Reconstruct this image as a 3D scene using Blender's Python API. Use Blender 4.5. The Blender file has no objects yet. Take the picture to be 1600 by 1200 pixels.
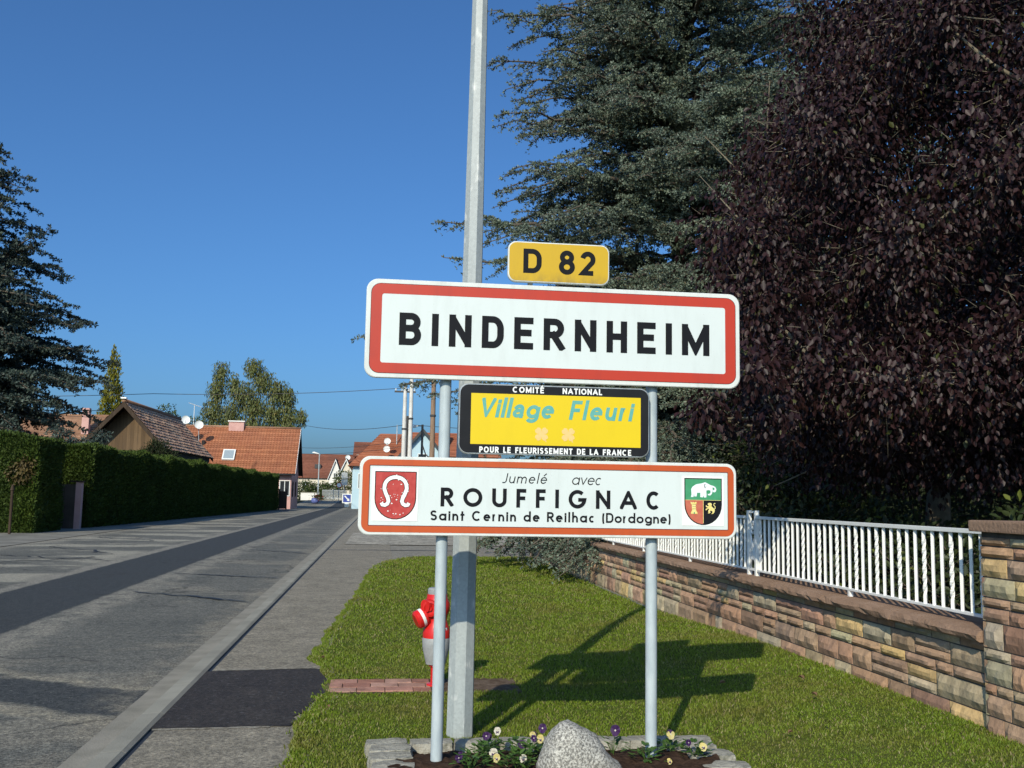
import bpy, bmesh, math, random
import numpy as np
from mathutils import Vector, Matrix

# ---------------------------------------------------------------- camera
sc = bpy.context.scene
COL = sc.collection
CAM_H = 1.5
F_PX = 1550.0
yaw, pitch, roll = math.radians(-7.35), math.atan(175.5 / F_PX), math.radians(1.0)
fw = Vector((math.sin(-yaw) * math.cos(pitch), math.cos(yaw) * math.cos(pitch), math.sin(pitch)))
r0 = Vector((math.cos(yaw), math.sin(yaw), 0)); u0 = r0.cross(fw)
rr = r0 * math.cos(roll) + u0 * math.sin(roll)
uu = -r0 * math.sin(roll) + u0 * math.cos(roll)
cd = bpy.data.cameras.new("camera"); cam = bpy.data.objects.new("camera", cd); COL.objects.link(cam)
cam.matrix_world = Matrix(((rr.x, uu.x, -fw.x, 0), (rr.y, uu.y, -fw.y, 0), (rr.z, uu.z, -fw.z, CAM_H), (0, 0, 0, 1)))
cd.sensor_width = 36.0; cd.lens = F_PX / 1600 * 36; cd.clip_start = 0.05; cd.clip_end = 3000
sc.camera = cam

# ---------------------------------------------------------------- sky, sun, exposure
SUN_EL, SUN_AZ = math.radians(31.2), math.radians(203.3)      # azimuth clockwise from +Y, towards the sun
w = bpy.data.worlds.new("World"); sc.world = w; w.use_nodes = True
nt = w.node_tree; nt.nodes.clear()
wo = nt.nodes.new('ShaderNodeOutputWorld'); bg = nt.nodes.new('ShaderNodeBackground'); sky = nt.nodes.new('ShaderNodeTexSky')
sky.sky_type = 'NISHITA'; sky.sun_disc = False; sky.sun_elevation = SUN_EL; sky.sun_rotation = SUN_AZ
sky.air_density = 0.9; sky.dust_density = 2.5; sky.ozone_density = 9.0
bg.inputs['Strength'].default_value = 0.128
tint = nt.nodes.new('ShaderNodeMix'); tint.data_type = 'RGBA'; tint.blend_type = 'MULTIPLY'; tint.inputs[0].default_value = 1.0
tint.inputs[7].default_value = (0.80, 1.04, 1.12, 1)            # the clean blue of a dry autumn sky
nt.links.new(sky.outputs[0], tint.inputs[6]); nt.links.new(tint.outputs[2], bg.inputs[0]); nt.links.new(bg.outputs[0], wo.inputs[0])
sd = bpy.data.lights.new("sun", 'SUN'); sd.energy = 4.3; sd.angle = math.radians(0.5); sd.color = (1.0, 0.90, 0.70)
sun = bpy.data.objects.new("sun", sd); COL.objects.link(sun); sun.location = (0, 0, 40)
to_sun = Vector((math.sin(SUN_AZ) * math.cos(SUN_EL), math.cos(SUN_AZ) * math.cos(SUN_EL), math.sin(SUN_EL)))
sun.rotation_euler = to_sun.to_track_quat('Z', 'Y').to_euler()
sc.view_settings.view_transform = 'Standard'; sc.view_settings.look = 'None'
sc.view_settings.exposure = 0.0; sc.view_settings.gamma = 1.0

PI = math.pi
rng = np.random.default_rng(7)
random.seed(7)

# ---------------------------------------------------------------- object helpers
def tag(o, label=None, cat=None, group=None, kind=None):
    if label: o['label'] = label
    if cat: o['category'] = cat
    if group: o['group'] = group
    if kind: o['kind'] = kind
    return o

def thing(name, label, cat, loc=(0, 0, 0), rz=0.0, group=None):
    o = bpy.data.objects.new(name, None); COL.objects.link(o)
    o.location = loc; o.rotation_euler = (0, 0, rz); o.empty_display_size = 0.2
    return tag(o, label, cat, group)

def copy_tree(o, parent=None):
    c = o.copy(); COL.objects.link(c); c.parent = parent
    for ch in o.children:
        copy_tree(ch, c)
    return c

class MB:
    """collects polygons for one mesh"""
    def __init__(s): s.v = []; s.f = []; s.m = []; s.c = []
    def add(s, vs, fs, m=0, c=None):
        n = len(s.v); s.v.extend([tuple(p) for p in vs])
        for f in fs:
            s.f.append([n + i for i in f]); s.m.append(m); s.c.append(c or (1, 1, 1))
        return s
    def box(s, a, b, m=0, c=None):
        x0, y0, z0 = a; x1, y1, z1 = b
        vs = [(x0, y0, z0), (x1, y0, z0), (x1, y1, z0), (x0, y1, z0), (x0, y0, z1), (x1, y0, z1), (x1, y1, z1), (x0, y1, z1)]
        return s.add(vs, [(0, 3, 2, 1), (4, 5, 6, 7), (0, 1, 5, 4), (1, 2, 6, 5), (2, 3, 7, 6), (3, 0, 4, 7)], m, c)
    def bbox(s, a, b, r, m=0, c=None):
        """box with chamfered edges"""
        bm = bmesh.new(); bmesh.ops.create_cube(bm, size=1)
        for v in bm.verts:
            v.co = Vector([(a[i] + b[i]) / 2 + v.co[i] * (b[i] - a[i]) for i in range(3)])
        bmesh.ops.bevel(bm, geom=list(bm.edges), offset=r, segments=2, affect='EDGES', profile=0.7)
        bm.verts.index_update()
        s.add([v.co[:] for v in bm.verts], [[v.index for v in f.verts] for f in bm.faces], m, c); bm.free(); return s
    def tube(s, pts, rad, n=8, m=0, cap=True, c=None, phase=0.0):
        pts = [Vector(p) for p in pts]
        if not hasattr(rad, '__len__'): rad = [rad] * len(pts)
        vs = []; fs = []; prev = None
        for i, p in enumerate(pts):
            d = (pts[min(i + 1, len(pts) - 1)] - pts[max(i - 1, 0)]).normalized()
            if prev is None:
                a = Vector((1, 0, 0)) if abs(d.x) < 0.9 else Vector((0, 1, 0))
                a = (a - d * a.dot(d)).normalized()
            else:
                a = (prev - d * prev.dot(d)).normalized()
            prev = a; b = d.cross(a)
            for k in range(n):
                t = phase + 2 * PI * k / n
                vs.append(p + (a * math.cos(t) + b * math.sin(t)) * rad[i])
        for i in range(len(pts) - 1):
            for k in range(n):
                k2 = (k + 1) % n
                fs.append((i * n + k, i * n + k2, (i + 1) * n + k2, (i + 1) * n + k))
        if cap:
            fs.append(tuple(range(n - 1, -1, -1))); fs.append(tuple((len(pts) - 1) * n + k for k in range(n)))
        return s.add(vs, fs, m, c)
    def prism(s, poly, y0, y1, m=0, c=None):
        """poly in (x,z), extruded along y; y0 is the front"""
        n = len(poly)
        vs = [(x, y0, z) for x, z in poly] + [(x, y1, z) for x, z in poly]
        fs = [tuple(range(n)), tuple(range(2 * n - 1, n - 1, -1))] + [((i + 1) % n, i, n + i, n + (i + 1) % n) for i in range(n)]
        return s.add(vs, fs, m, c)
    def flat(s, poly, y, m=0, c=None):
        return s.add([(x, y, z) for x, z in poly], [tuple(range(len(poly)))], m, c)
    def build(s, name, mats, parent=None, smooth=False, kind=None):
        me = bpy.data.meshes.new(name); me.from_pydata(s.v, [], s.f)
        for mm in (mats if isinstance(mats, (list, tuple)) else [mats]): me.materials.append(mm)
        me.polygons.foreach_set('material_index', s.m)
        if any(c != (1, 1, 1) for c in s.c):
            at = me.attributes.new('Col', 'FLOAT_COLOR', 'FACE')
            at.data.foreach_set('color', np.array([(*c, 1) for c in s.c], dtype=np.float32).ravel())
        if smooth:
            me.polygons.foreach_set('use_smooth', [True] * len(me.polygons))
            if smooth != 'all':
                me.set_sharp_from_angle(angle=math.radians(40))
        me.update()
        o = bpy.data.objects.new(name, me); COL.objects.link(o); o.parent = parent
        if kind: o['kind'] = kind
        return o

def np_mesh(name, V, Fc, mats, parent=None, mi=None):
    """V (n,3), list of face arrays (m,k)"""
    if not isinstance(Fc, list): Fc = [Fc]
    me = bpy.data.meshes.new(name)
    me.vertices.add(len(V)); me.vertices.foreach_set('co', np.ascontiguousarray(V, dtype=np.float32).ravel())
    loops = np.concatenate([f.ravel() for f in Fc]).astype(np.int32)
    tot = np.concatenate([np.full(len(f), f.shape[1]) for f in Fc]).astype(np.int32)
    st = np.concatenate([[0], np.cumsum(tot)[:-1]]).astype(np.int32)
    me.loops.add(len(loops)); me.loops.foreach_set('vertex_index', loops)
    me.polygons.add(len(tot)); me.polygons.foreach_set('loop_start', st)
    for mm in (mats if isinstance(mats, (list, tuple)) else [mats]): me.materials.append(mm)
    if mi is not None: me.polygons.foreach_set('material_index', np.asarray(mi, dtype=np.int32))
    me.update(calc_edges=True)
    o = bpy.data.objects.new(name, me); COL.objects.link(o); o.parent = parent
    return o

def unit(a): return a / np.maximum(np.linalg.norm(a, axis=-1, keepdims=True), 1e-9)
def rand_dir(n):
    return unit(rng.normal(size=(n, 3)))

# ---------------------------------------------------------------- materials
class NT:
    def __init__(s, name):
        s.mat = bpy.data.materials.new(name); s.mat.use_nodes = True; s.t = s.mat.node_tree; s.t.nodes.clear()
        s.out = s.n('ShaderNodeOutputMaterial'); s.b = s.n('ShaderNodeBsdfPrincipled'); s.l(s.b.outputs[0], s.out.inputs[0])
        g = s.n('ShaderNodeNewGeometry'); s.pos = g.outputs['Position']; s.isl = g.outputs['Random Per Island']
        tc = s.n('ShaderNodeTexCoord'); s.oc = tc.outputs['Object']
    def n(s, t): return s.t.nodes.new(t)
    def l(s, a, b): s.t.links.new(a, b)
    def put(s, inp, v):
        if hasattr(v, 'is_output'): s.l(v, inp)
        elif isinstance(v, (tuple, list)) and len(v) == 3 and inp.type == 'RGBA': inp.default_value = (*v, 1)
        else: inp.default_value = v
    def math(s, op, a, b=0.0, clamp=False):
        k = s.n('ShaderNodeMath'); k.operation = op; k.use_clamp = clamp; s.put(k.inputs[0], a); s.put(k.inputs[1], b); return k.outputs[0]
    def noise(s, scale, vec=None, detail=4, rough=0.55, dist=0.0):
        k = s.n('ShaderNodeTexNoise'); k.inputs['Scale'].default_value = scale; k.inputs['Detail'].default_value = detail
        k.inputs['Roughness'].default_value = rough; k.inputs['Distortion'].default_value = dist
        s.l(vec or s.oc, k.inputs['Vector']); return k.outputs['Fac']
    def scaled(s, v, sc_):
        k = s.n('ShaderNodeMapping'); s.l(v, k.inputs[0]); k.inputs['Scale'].default_value = sc_; return k.outputs[0]
    def ramp(s, f, a, b, lo=0.0, hi=1.0):
        k = s.n('ShaderNodeMapRange'); k.clamp = True; s.put(k.inputs[0], f)
        k.inputs[1].default_value = a; k.inputs[2].default_value = b; k.inputs[3].default_value = lo; k.inputs[4].default_value = hi
        return k.outputs[0]
    def mix(s, f, a, b, mode='MIX'):
        k = s.n('ShaderNodeMix'); k.data_type = 'RGBA'; k.blend_type = mode
        s.put(k.inputs[0], f); s.put(k.inputs[6], a); s.put(k.inputs[7], b); return k.outputs[2]
    def sep(s, v):
        k = s.n('ShaderNodeSeparateXYZ'); s.l(v, k.inputs[0]); return k.outputs
    def bump(s, h, strength=0.4, dist=0.02):
        k = s.n('ShaderNodeBump'); k.inputs['Strength'].default_value = strength; k.inputs['Distance'].default_value = dist
        s.l(h, k.inputs['Height']); s.l(k.outputs[0], s.b.inputs['Normal'])
    def fin(s, col, rough=0.7, spec=0.4, metal=0.0):
        s.put(s.b.inputs['Base Color'], col); s.put(s.b.inputs['Roughness'], rough)
        s.b.inputs['Specular IOR Level'].default_value = spec; s.b.inputs['Metallic'].default_value = metal
        return s.mat

def mat(name, col, col2=None, scale=4.0, rough=0.7, spec=0.4, metal=0.0, bump=0.0, bscale=60.0, isl=0.0, stretch=None, lo=0.35, hi=0.65, bd=0.01):
    N = NT(name); v = N.scaled(N.oc, stretch) if stretch else N.oc
    c = col
    if col2: c = N.mix(N.ramp(N.noise(scale, v), lo, hi), col, col2)
    if isl:
        c = N.mix(1.0, c, N.mix(N.isl, (1 - isl,) * 3, (1 + isl,) * 3), 'MULTIPLY')
    if bump: N.bump(N.noise(bscale, v), bump, bd)
    return N.fin(c, rough, spec, metal)

def leafmat(name, a, b, tr=0.25, rough=0.5, spec=0.3, clump=1.5, third=None, tp=0.92):
    N = NT(name)
    c = N.mix(N.isl, a, b)
    c = N.mix(N.ramp(N.noise(clump, detail=2), 0.35, 0.65), c, N.mix(1.0, c, (1.35, 1.3, 1.1), 'MULTIPLY'))
    if third:
        c = N.mix(N.ramp(N.isl, tp, tp + 0.01), c, third)
    N.fin(c, rough, spec)
    if tr:
        t = N.n('ShaderNodeBsdfTranslucent'); N.l(c, t.inputs[0])
        ms = N.n('ShaderNodeMixShader'); ms.inputs[0].default_value = tr
        N.l(N.b.outputs[0], ms.inputs[1]); N.l(t.outputs[0], ms.inputs[2]); N.l(ms.outputs[0], N.out.inputs[0])
    return N.mat

def attr_mat(name, rough=0.85, var=0.25, bump=0.5, bscale=45):
    """colour carried per stone by the mesh, mottled and rough"""
    N = NT(name); a = N.n('ShaderNodeAttribute'); a.attribute_name = 'Col'
    f = N.ramp(N.noise(9, detail=6), 0.3, 0.7, 1 - var, 1 + var)
    k = N.n('ShaderNodeCombineXYZ'); N.l(f, k.inputs[0]); N.l(f, k.inputs[1]); N.l(f, k.inputs[2])
    c = N.mix(1.0, a.outputs['Color'], k.outputs[0], 'MULTIPLY')
    c = N.mix(N.ramp(N.noise(30, detail=5), 0.55, 0.75, 0, 0.45), c, (0.13, 0.10, 0.085))
    N.bump(N.noise(bscale, detail=6), bump, 0.008)
    return N.fin(c, rough, 0.2)

GALV = None
def galv():
    N = NT('galvanised_steel')
    sp = N.n('ShaderNodeTexVoronoi'); sp.inputs['Scale'].default_value = 70; N.l(N.oc, sp.inputs['Vector'])
    g = N.sep(sp.outputs['Color'])[0]
    c = N.mix(N.ramp(g, 0, 1), (0.31, 0.345, 0.35), (0.37, 0.41, 0.41))
    f = N.noise(14, N.scaled(N.oc, (1, 1, 0.5)), detail=5)
    c = N.mix(N.ramp(f, 0.60, 0.72), c, (0.58, 0.60, 0.58))
    c = N.mix(N.ramp(N.noise(3, N.scaled(N.oc, (4, 4, .6))), 0.45, 0.75, 0, .35), c, (0.20, 0.23, 0.24))
    N.bump(f, 0.15, 0.004)
    return N.fin(c, 0.5, 0.5, 0.0)
M = {}
M['galv'] = galv()
M['post'] = mat('galvanised_tube', (0.36, 0.42, 0.45), (0.45, 0.51, 0.53), 22, 0.42, 0.5, 0.0, stretch=(1, 1, 0.35))

# ---------------------------------------------------------------- ground, road, pavements
def smooth(a, b, x):
    t = min(1, max(0, (x - a) / (b - a))); return t * t * (3 - 2 * t)
def npsmooth(a, b, x):
    t = np.clip((x - a) / (b - a), 0, 1); return t * t * (3 - 2 * t)
def far_rise(y): return 0.6 * npsmooth(100, 140, y)
def lawn_z(x, y):
    """lawn surface, rising towards the wall near the pillar"""
    return 0.03 + 0.14 * npsmooth(1.6, 3.6, x) * npsmooth(14, 8.5, y)

def sheet(name, xs, ys, zf, m, kind='structure', parent=None):
    X, Y = np.meshgrid(np.asarray(xs, float), np.asarray(ys, float), indexing='ij')
    Z = zf(X, Y) * np.ones_like(X)
    V = np.stack([X, Y, Z], -1).reshape(-1, 3); ny = len(ys)
    i, j = np.meshgrid(np.arange(len(xs) - 1), np.arange(ny - 1), indexing='ij')
    a = (i * ny + j).ravel()
    o = np_mesh(name, V, np.stack([a, a + ny, a + ny + 1, a + 1], -1), m, parent)
    if kind: o['kind'] = kind
    return o

M['soil_ground'] = mat('garden_ground', (0.035, 0.030, 0.018), (0.05, 0.055, 0.02), 1.2, 0.95, 0.1, bump=0.6, bscale=8)
YS_FAR = [-30, 0, 30, 60, 100, 105, 110, 115, 120, 125, 130, 135, 140, 200, 400, 900]
sheet('ground', [-900, -200, -60, -12, 0, 12, 60, 200, 900], YS_FAR, lambda X, Y: far_rise(Y) - 0.06, M['soil_ground'])

def road_mat():
    N = NT('asphalt_road'); x, y, z = N.sep(N.pos)[0:3]
    wob = N.math('MULTIPLY', N.math('SUBTRACT', N.noise(1.3, N.pos, 6, .65), 0.5), 0.45)
    xw = N.math('ADD', x, wob)
    wob2 = N.math('MULTIPLY', N.math('SUBTRACT', N.noise(0.9, N.pos, 5, .6), 0.5), 0.9)
    yw = N.math('ADD', y, wob2)
    def band(v, a, b, s):
        return N.math('MULTIPLY', N.ramp(v, a - s, a + s), N.ramp(v, b - s, b + s, 1, 0))
    speck = N.noise(140, N.pos, 3, .7)
    base = N.mix(N.ramp(N.noise(0.6, N.pos, 6), .3, .7), (0.104, 0.108, 0.101), (0.142, 0.143, 0.131))
    # pale worn streaks running across the far lane
    st = N.noise(1.0, N.scaled(N.pos, (0.28, 0.55, 1)), 5, .6)
    far = N.ramp(xw, -5.3, -5.9)
    base = N.mix(N.math('MULTIPLY', far, N.ramp(st, .49, .55, 0, .9)), base, (0.30, 0.29, 0.25))
    st2 = N.noise(1.0, N.scaled(N.pos, (0.35, 0.6, 1)), 4, .6, .4)
    near = N.ramp(xw, -3.9, -3.2)
    base = N.mix(N.math('MULTIPLY', near, N.ramp(st2, .55, .60, 0, .7)), base, (0.215, 0.205, 0.175))
    # scuffed pale shoulders beside the trench
    sc1 = N.noise(3.0, N.scaled(N.pos, (1.2, 0.7, 1)), 6, .7)
    base = N.mix(N.math('MULTIPLY', band(xw, -3.85, -3.35, .12), N.ramp(sc1, .38, .55, 0, .8)), base, (0.25, 0.24, 0.21))
    base = N.mix(N.math('MULTIPLY', band(xw, -5.6, -5.33, .05), N.ramp(sc1, .3, .5, 0.3, .8)), base, (0.25, 0.24, 0.215))
    # trench patch along the road and a patch across the near lane
    fine = N.math('ADD', x, N.math('MULTIPLY', N.math('SUBTRACT', N.noise(4, N.pos, 5, .7), .5), .16))
    tr = band(fine, -5.33, -3.84, .025)
    dark = N.mix(N.noise(5, N.pos, 5), (0.036, 0.042, 0.047), (0.055, 0.060, 0.064))
    base = N.mix(tr, base, dark)
    ysk = N.math('ADD', yw, N.math('MULTIPLY', x, 0.55))        # skewed edge
    cross = N.math('MULTIPLY', band(ysk, 6.25, 7.0, .05), band(x, -3.84, -1.68, .02))
    base = N.mix(N.math('MULTIPLY', cross, .9), base, dark)
    sand = N.math('MULTIPLY', N.math('ADD', band(ysk, 5.95, 6.22, .06), band(ysk, 7.03, 7.22, .05)), band(x, -3.8, -1.6, .1))
    base = N.mix(N.math('MULTIPLY', sand, N.ramp(sc1, .35, .55, 0, .85)), base, (0.27, 0.25, 0.20))
    # dusty edge against the gutter
    base = N.mix(N.math('MULTIPLY', band(xw, -1.95, -1.5, .12), N.ramp(sc1, .4, .6, 0, .7)), base, (0.22, 0.205, 0.17))
    base = N.mix(N.ramp(xw, -8.9, -9.3, 0, .7), base, (0.24, 0.23, 0.20))
    # fine cracks
    vo = N.n('ShaderNodeTexVoronoi'); vo.feature = 'DISTANCE_TO_EDGE'; vo.inputs['Scale'].default_value = .45
    mp = N.n('ShaderNodeVectorMath'); mp.operation = 'ADD'
    nv = N.n('ShaderNodeTexNoise'); nv.inputs['Scale'].default_value = 1.7; nv.inputs['Detail'].default_value = 5; N.l(N.pos, nv.inputs['Vector'])
    N.l(N.scaled(N.pos, (.8, .8, 1)), mp.inputs[0]); N.l(nv.outputs['Color'], mp.inputs[1]); N.l(mp.outputs[0], vo.inputs['Vector'])
    crack = N.math('MULTIPLY', N.ramp(vo.outputs['Distance'], .002, .016, 1, 0), N.ramp(N.noise(.35, N.pos), .44, .52))
    base = N.mix(N.math('MULTIPLY', crack, .7), base, (0.03, 0.03, 0.03))
    base = N.mix(1.0, base, N.mix(N.ramp(speck, .3, .7), (.6, .6, .6), (1.45, 1.43, 1.38)), 'MULTIPLY')
    base = N.mix(1.0, base, N.mix(N.ramp(N.noise(44, N.pos, 3, .85), .36, .64), (.45, .45, .45), (1.58, 1.56, 1.50)), 'MULTIPLY')
    base = N.mix(1.0, base, N.mix(N.ramp(N.noise(20, N.pos, 3, .8), .36, .64), (.78, .78, .79), (1.24, 1.23, 1.20)), 'MULTIPLY')
    base = N.mix(1.0, base, N.mix(N.ramp(N.noise(9, N.pos, 4, .7), .35, .65), (.84, .84, .85), (1.16, 1.15, 1.13)), 'MULTIPLY')
    base = N.mix(N.ramp(N.noise(42, N.pos, 2), .68, .73, 0, .55), base, (.36, .34, .30))
    N.bump(N.noise(110, N.pos, 3, .7), 0.9, 0.008)
    return N.fin(base, 0.82, 0.25)
M['road'] = road_mat()
sheet('road', [-9.5, -7, -4, -1.69], list(range(-4, 100, 8)) + [104, 110, 116, 122, 128, 134, 140], lambda X, Y: far_rise(Y) + 0.0 - 0.02 * npsmooth(-4, -1.8, X), M['road'])

def ribbon(name, pts, width, z, m):
    mb = MB(); P = [Vector((x, y, 0)) for x, y in pts]; L = []
    for i, p in enumerate(P):
        d = (P[min(i + 1, len(P) - 1)] - P[max(i - 1, 0)]).normalized(); n = Vector((-d.y, d.x, 0))
        ww = width * (0.55 + 0.9 * random.random())
        L.append((p + n * ww)[:2] + (z,)); L.append((p - n * ww)[:2] + (z,))
    mb.add(L, [(2 * i, 2 * i + 1, 2 * i + 3, 2 * i + 2) for i in range(len(P) - 1)])
    o = mb.build(name, m); o['kind'] = 'structure'; return o
M['tar'] = mat('crack_sealing_tar', (0.022, 0.024, 0.026), rough=0.6)
def wig(a, b, n, amp):
    return [(a[0] + (b[0] - a[0]) * t + amp * math.sin(t * 9 + a[1]) * random.uniform(.3, 1), a[1] + (b[1] - a[1]) * t + amp * random.uniform(-1, 1)) for t in np.linspace(0, 1, n)]
for a, b, k in [((-9.0, 24), (-6.0, 22.5), .35), ((-8.6, 27.5), (-6.3, 24.8), .5), ((-8.2, 20.5), (-6.2, 23.5), .4), ((-3.6, 15.6), (-1.8, 14.3), .12),
                ((-3.7, 19.0), (-1.8, 18.2), .1), ((-9.0, 33), (-6.5, 31), .4), ((-3.4, 27), (-1.75, 25.5), .1), ((-8.8, 41), (-5.6, 43), .3)]:
    ribbon('road_crack_seal', wig(a, b, 16, k * .5), 0.035, 0.006 - (0.02 if a[0] > -4 else 0) * .3, M['tar'])

M['concrete'] = mat('kerb_concrete', (0.225, 0.217, 0.182), (0.31, 0.30, 0.252), 2.5, 0.85, 0.2, bump=0.4, bscale=90, lo=.3, hi=.7)
M['gutter'] = mat('gutter_concrete', (0.20, 0.19, 0.155), (0.30, 0.28, 0.235), 3.5, 0.9, 0.2, bump=0.5, bscale=80, lo=.3, hi=.7)
M['pavement'] = mat('pavement_asphalt', (0.155, 0.145, 0.125), (0.205, 0.19, 0.165), 1.6, 0.9, 0.2, bump=0.9, bscale=130, lo=.3, hi=.7)
def speckle(name, a, b, sp, spc, bump=0.9, sc_=120, rough=.85, lo=.62, hi=.7):
    N = NT(name); c = N.mix(N.ramp(N.noise(1.8, N.pos, 6), .3, .7), a, b)
    c = N.mix(1.0, c, N.mix(N.ramp(N.noise(sc_ * .42, N.pos, 3, .8), .34, .66), (.48, .48, .48), (1.54, 1.52, 1.47)), 'MULTIPLY')
    c = N.mix(1.0, c, N.mix(N.ramp(N.noise(sc_ * .17, N.pos, 3, .8), .36, .64), (.82, .82, .82), (1.19, 1.18, 1.16)), 'MULTIPLY')
    c = N.mix(1.0, c, N.mix(N.ramp(N.noise(sc_ * .06, N.pos, 4, .7), .35, .65), (.86, .86, .86), (1.14, 1.13, 1.11)), 'MULTIPLY')
    c = N.mix(N.ramp(N.noise(sc_ * .30, N.pos, 2), lo, hi, 0, .6), c, spc)
    N.bump(N.noise(sc_, N.pos, 3, .7), bump, 0.008); return N.fin(c, rough, .25)
M['pavement'] = speckle('pavement_asphalt', (0.205, 0.188, 0.152), (0.265, 0.243, 0.198), 0, (0.30, 0.28, 0.25))
M['patch'] = speckle('fresh_asphalt', (0.036, 0.031, 0.029), (0.048, 0.042, 0.038), 0, (0.14, 0.14, 0.14), 1.0, 100, .75)
ysr = list(np.arange(0, 100, 2.0)) + [100, 110, 120]
kb = MB(); y = -2.0; k = 0
while y < 100:                                      # kerb stones, one metre long with tight joints
    c = random.uniform(.9, 1.08); dz = 0
    kb.add([(-1.54, y, -.03), (-1.54, y, .008), (-1.515, y, .035 + dz), (-1.40, y, .044 + dz), (-1.375, y, .03), (-1.375, y, -.03)] +
           [(-1.54, y + .996, -.03), (-1.54, y + .996, .008), (-1.515, y + .996, .035 + dz), (-1.40, y + .996, .044 + dz), (-1.375, y + .996, .03), (-1.375, y + .996, -.03)],
           [(i, i + 1, i + 7, i + 6) for i in range(5)] + [(0, 5, 4, 3, 2, 1), (6, 7, 8, 9, 10, 11)])
    y += 1.0
kb.build('kerb', M['concrete'], kind='structure')
sheet('gutter', [-1.70, -1.62, -1.54], ysr, lambda X, Y: far_rise(Y) - .008 + .006 * (X > -1.6), M['gutter'])
pv = MB(); 
sheet('kerb_joint', [-1.376, -1.335], ysr, lambda X, Y: .018 + 0 * X, M['tar'])
sheet('pavement', [-1.338, -.9, -.4, .3], ysr, lambda X, Y: .028 + 0 * X, M['pavement'])
sheet('verge', [-12.6, -11.0, -9.5], [-10, 20, 60, 88, 100, 112], lambda X, Y: .012 + 0 * X, mat('left_pavement', (0.15, 0.145, 0.125), (0.23, 0.22, 0.19), 1.1, .9, .2, bump=.6, bscale=70, lo=.35, hi=.6))
# fresh asphalt patch with ragged edges laid in the pavement
pm = MB(); pts = []
def edge(a, b, n, amp): return [(a[0] + (b[0] - a[0]) * i / n + random.uniform(-amp, amp), a[1] + (b[1] - a[1]) * i / n + random.uniform(-amp, amp)) for i in range(n)]
pts += edge((-1.372, 6.57), (-.60, 6.62), 14, .012) + edge((-.55, 6.62), (-.36, 7.62), 8, .03) + edge((-.34, 7.65), (-.34, 8.2), 4, .01) + edge((-.36, 8.25), (-.46, 8.72), 5, .03) + edge((-.5, 8.70), (-1.30, 8.60), 14, .008) + edge((-1.372, 8.58), (-1.372, 6.6), 3, .0)
pm.add([(x, y, .034) for x, y in pts], [tuple(range(len(pts)))])
pm.build('asphalt_patch', M['patch'], kind='structure')
cr = MB()                                            # crumbled concrete rim along the patch
for a, b in (((-1.36, 6.535), (-.62, 6.585)), ((-1.3, 8.63), (-.5, 8.73))):
    up = edge(a, b, 26, .012); dn = edge((a[0], a[1] + .05), (b[0], b[1] + .05), 26, .008)
    n = len(up); cr.add([(x, y, .0315) for x, y in up] + [(x, y, .0315) for x, y in dn], [(i, i + 1, n + i + 1, n + i) for i in range(n - 1)])
cr.build('patch_rim', mat('crumbled_mortar', (0.20, 0.18, 0.14), (0.36, 0.34, 0.29), 25, .95, .1, bump=1, bscale=90), kind='structure')
# driveway beyond the lawn and the pale gravel strip
sheet('driveway', [-1.34, 1, 3.6, 5], [22.6, 24.2, 27.0, 29.4], lambda X, Y: .021 + 0 * X, speckle('driveway_concrete', (0.20, 0.19, 0.165), (0.26, 0.245, 0.21), 0, (0.34, 0.32, 0.29)))
sheet('gravel_strip', [-1.0, .2, 2, 5], [29.4, 33, 38], lambda X, Y: .04 + 0 * X, speckle('pale_gravel', (0.24, 0.225, 0.19), (0.36, 0.34, 0.29), 0, (0.48, 0.46, 0.42), 1.0, 30))
ribbon('pavement_joint', [(-1.33, 26.6), (0.2, 26.75), (2.5, 26.7)], .05, .031, M['tar'])

# ---------------------------------------------------------------- lawn
LE = [(-5, -.5), (3.5, -.47), (5.7, -.46), (6.4, -.47), (6.62, -.47), (7.62, -.36), (8.2, -.36), (8.7, -.46), (9.2, -.58), (11, -.51), (13, -.42), (15.2, -.31), (18.5, -.2), (20.5, -.12), (21.6, 0.02), (22.6, .2), (23.4, .5), (24.0, 1.0), (24.3, 2.0)]
LEy = np.array([a for a, b in LE]); LEx = np.array([b for a, b in LE])
def lawn_left(y): return np.interp(y, LEy, LEx) + .03 * np.sin(y * 7.3) * np.sin(y * 2.9 + 1)
ly = np.concatenate([np.arange(-5, 24.3, .2), [24.3]])
V = []; nx = 24
for yy in ly:
    xl = float(lawn_left(yy))
    for i in range(nx):
        x = xl + (3.72 - xl) * i / (nx - 1)
        zz = float(lawn_z(x, yy)); zz = .026 if i == 0 else zz
        V.append((x, yy, zz))
V = np.array(V); i, j = np.meshgrid(np.arange(len(ly) - 1), np.arange(nx - 1), indexing='ij'); a = (i * nx + j).ravel()
def lawn_mat():
    N = NT('lawn_turf'); c = N.mix(N.ramp(N.noise(.9, N.pos, 5), .3, .7), (0.075, 0.110, 0.016), (0.115, 0.128, 0.030))
    c = N.mix(N.ramp(N.noise(30, N.pos, 4), .45, .7, 0, .6), c, (0.035, 0.045, 0.01)); N.bump(N.noise(70, N.pos, 3), 1.0, .02)
    return N.fin(c, .9, .1)
o = np_mesh('lawn', V, np.stack([a, a + 1, a + nx + 1, a + nx], -1), lawn_mat()); o['kind'] = 'structure'

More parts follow.
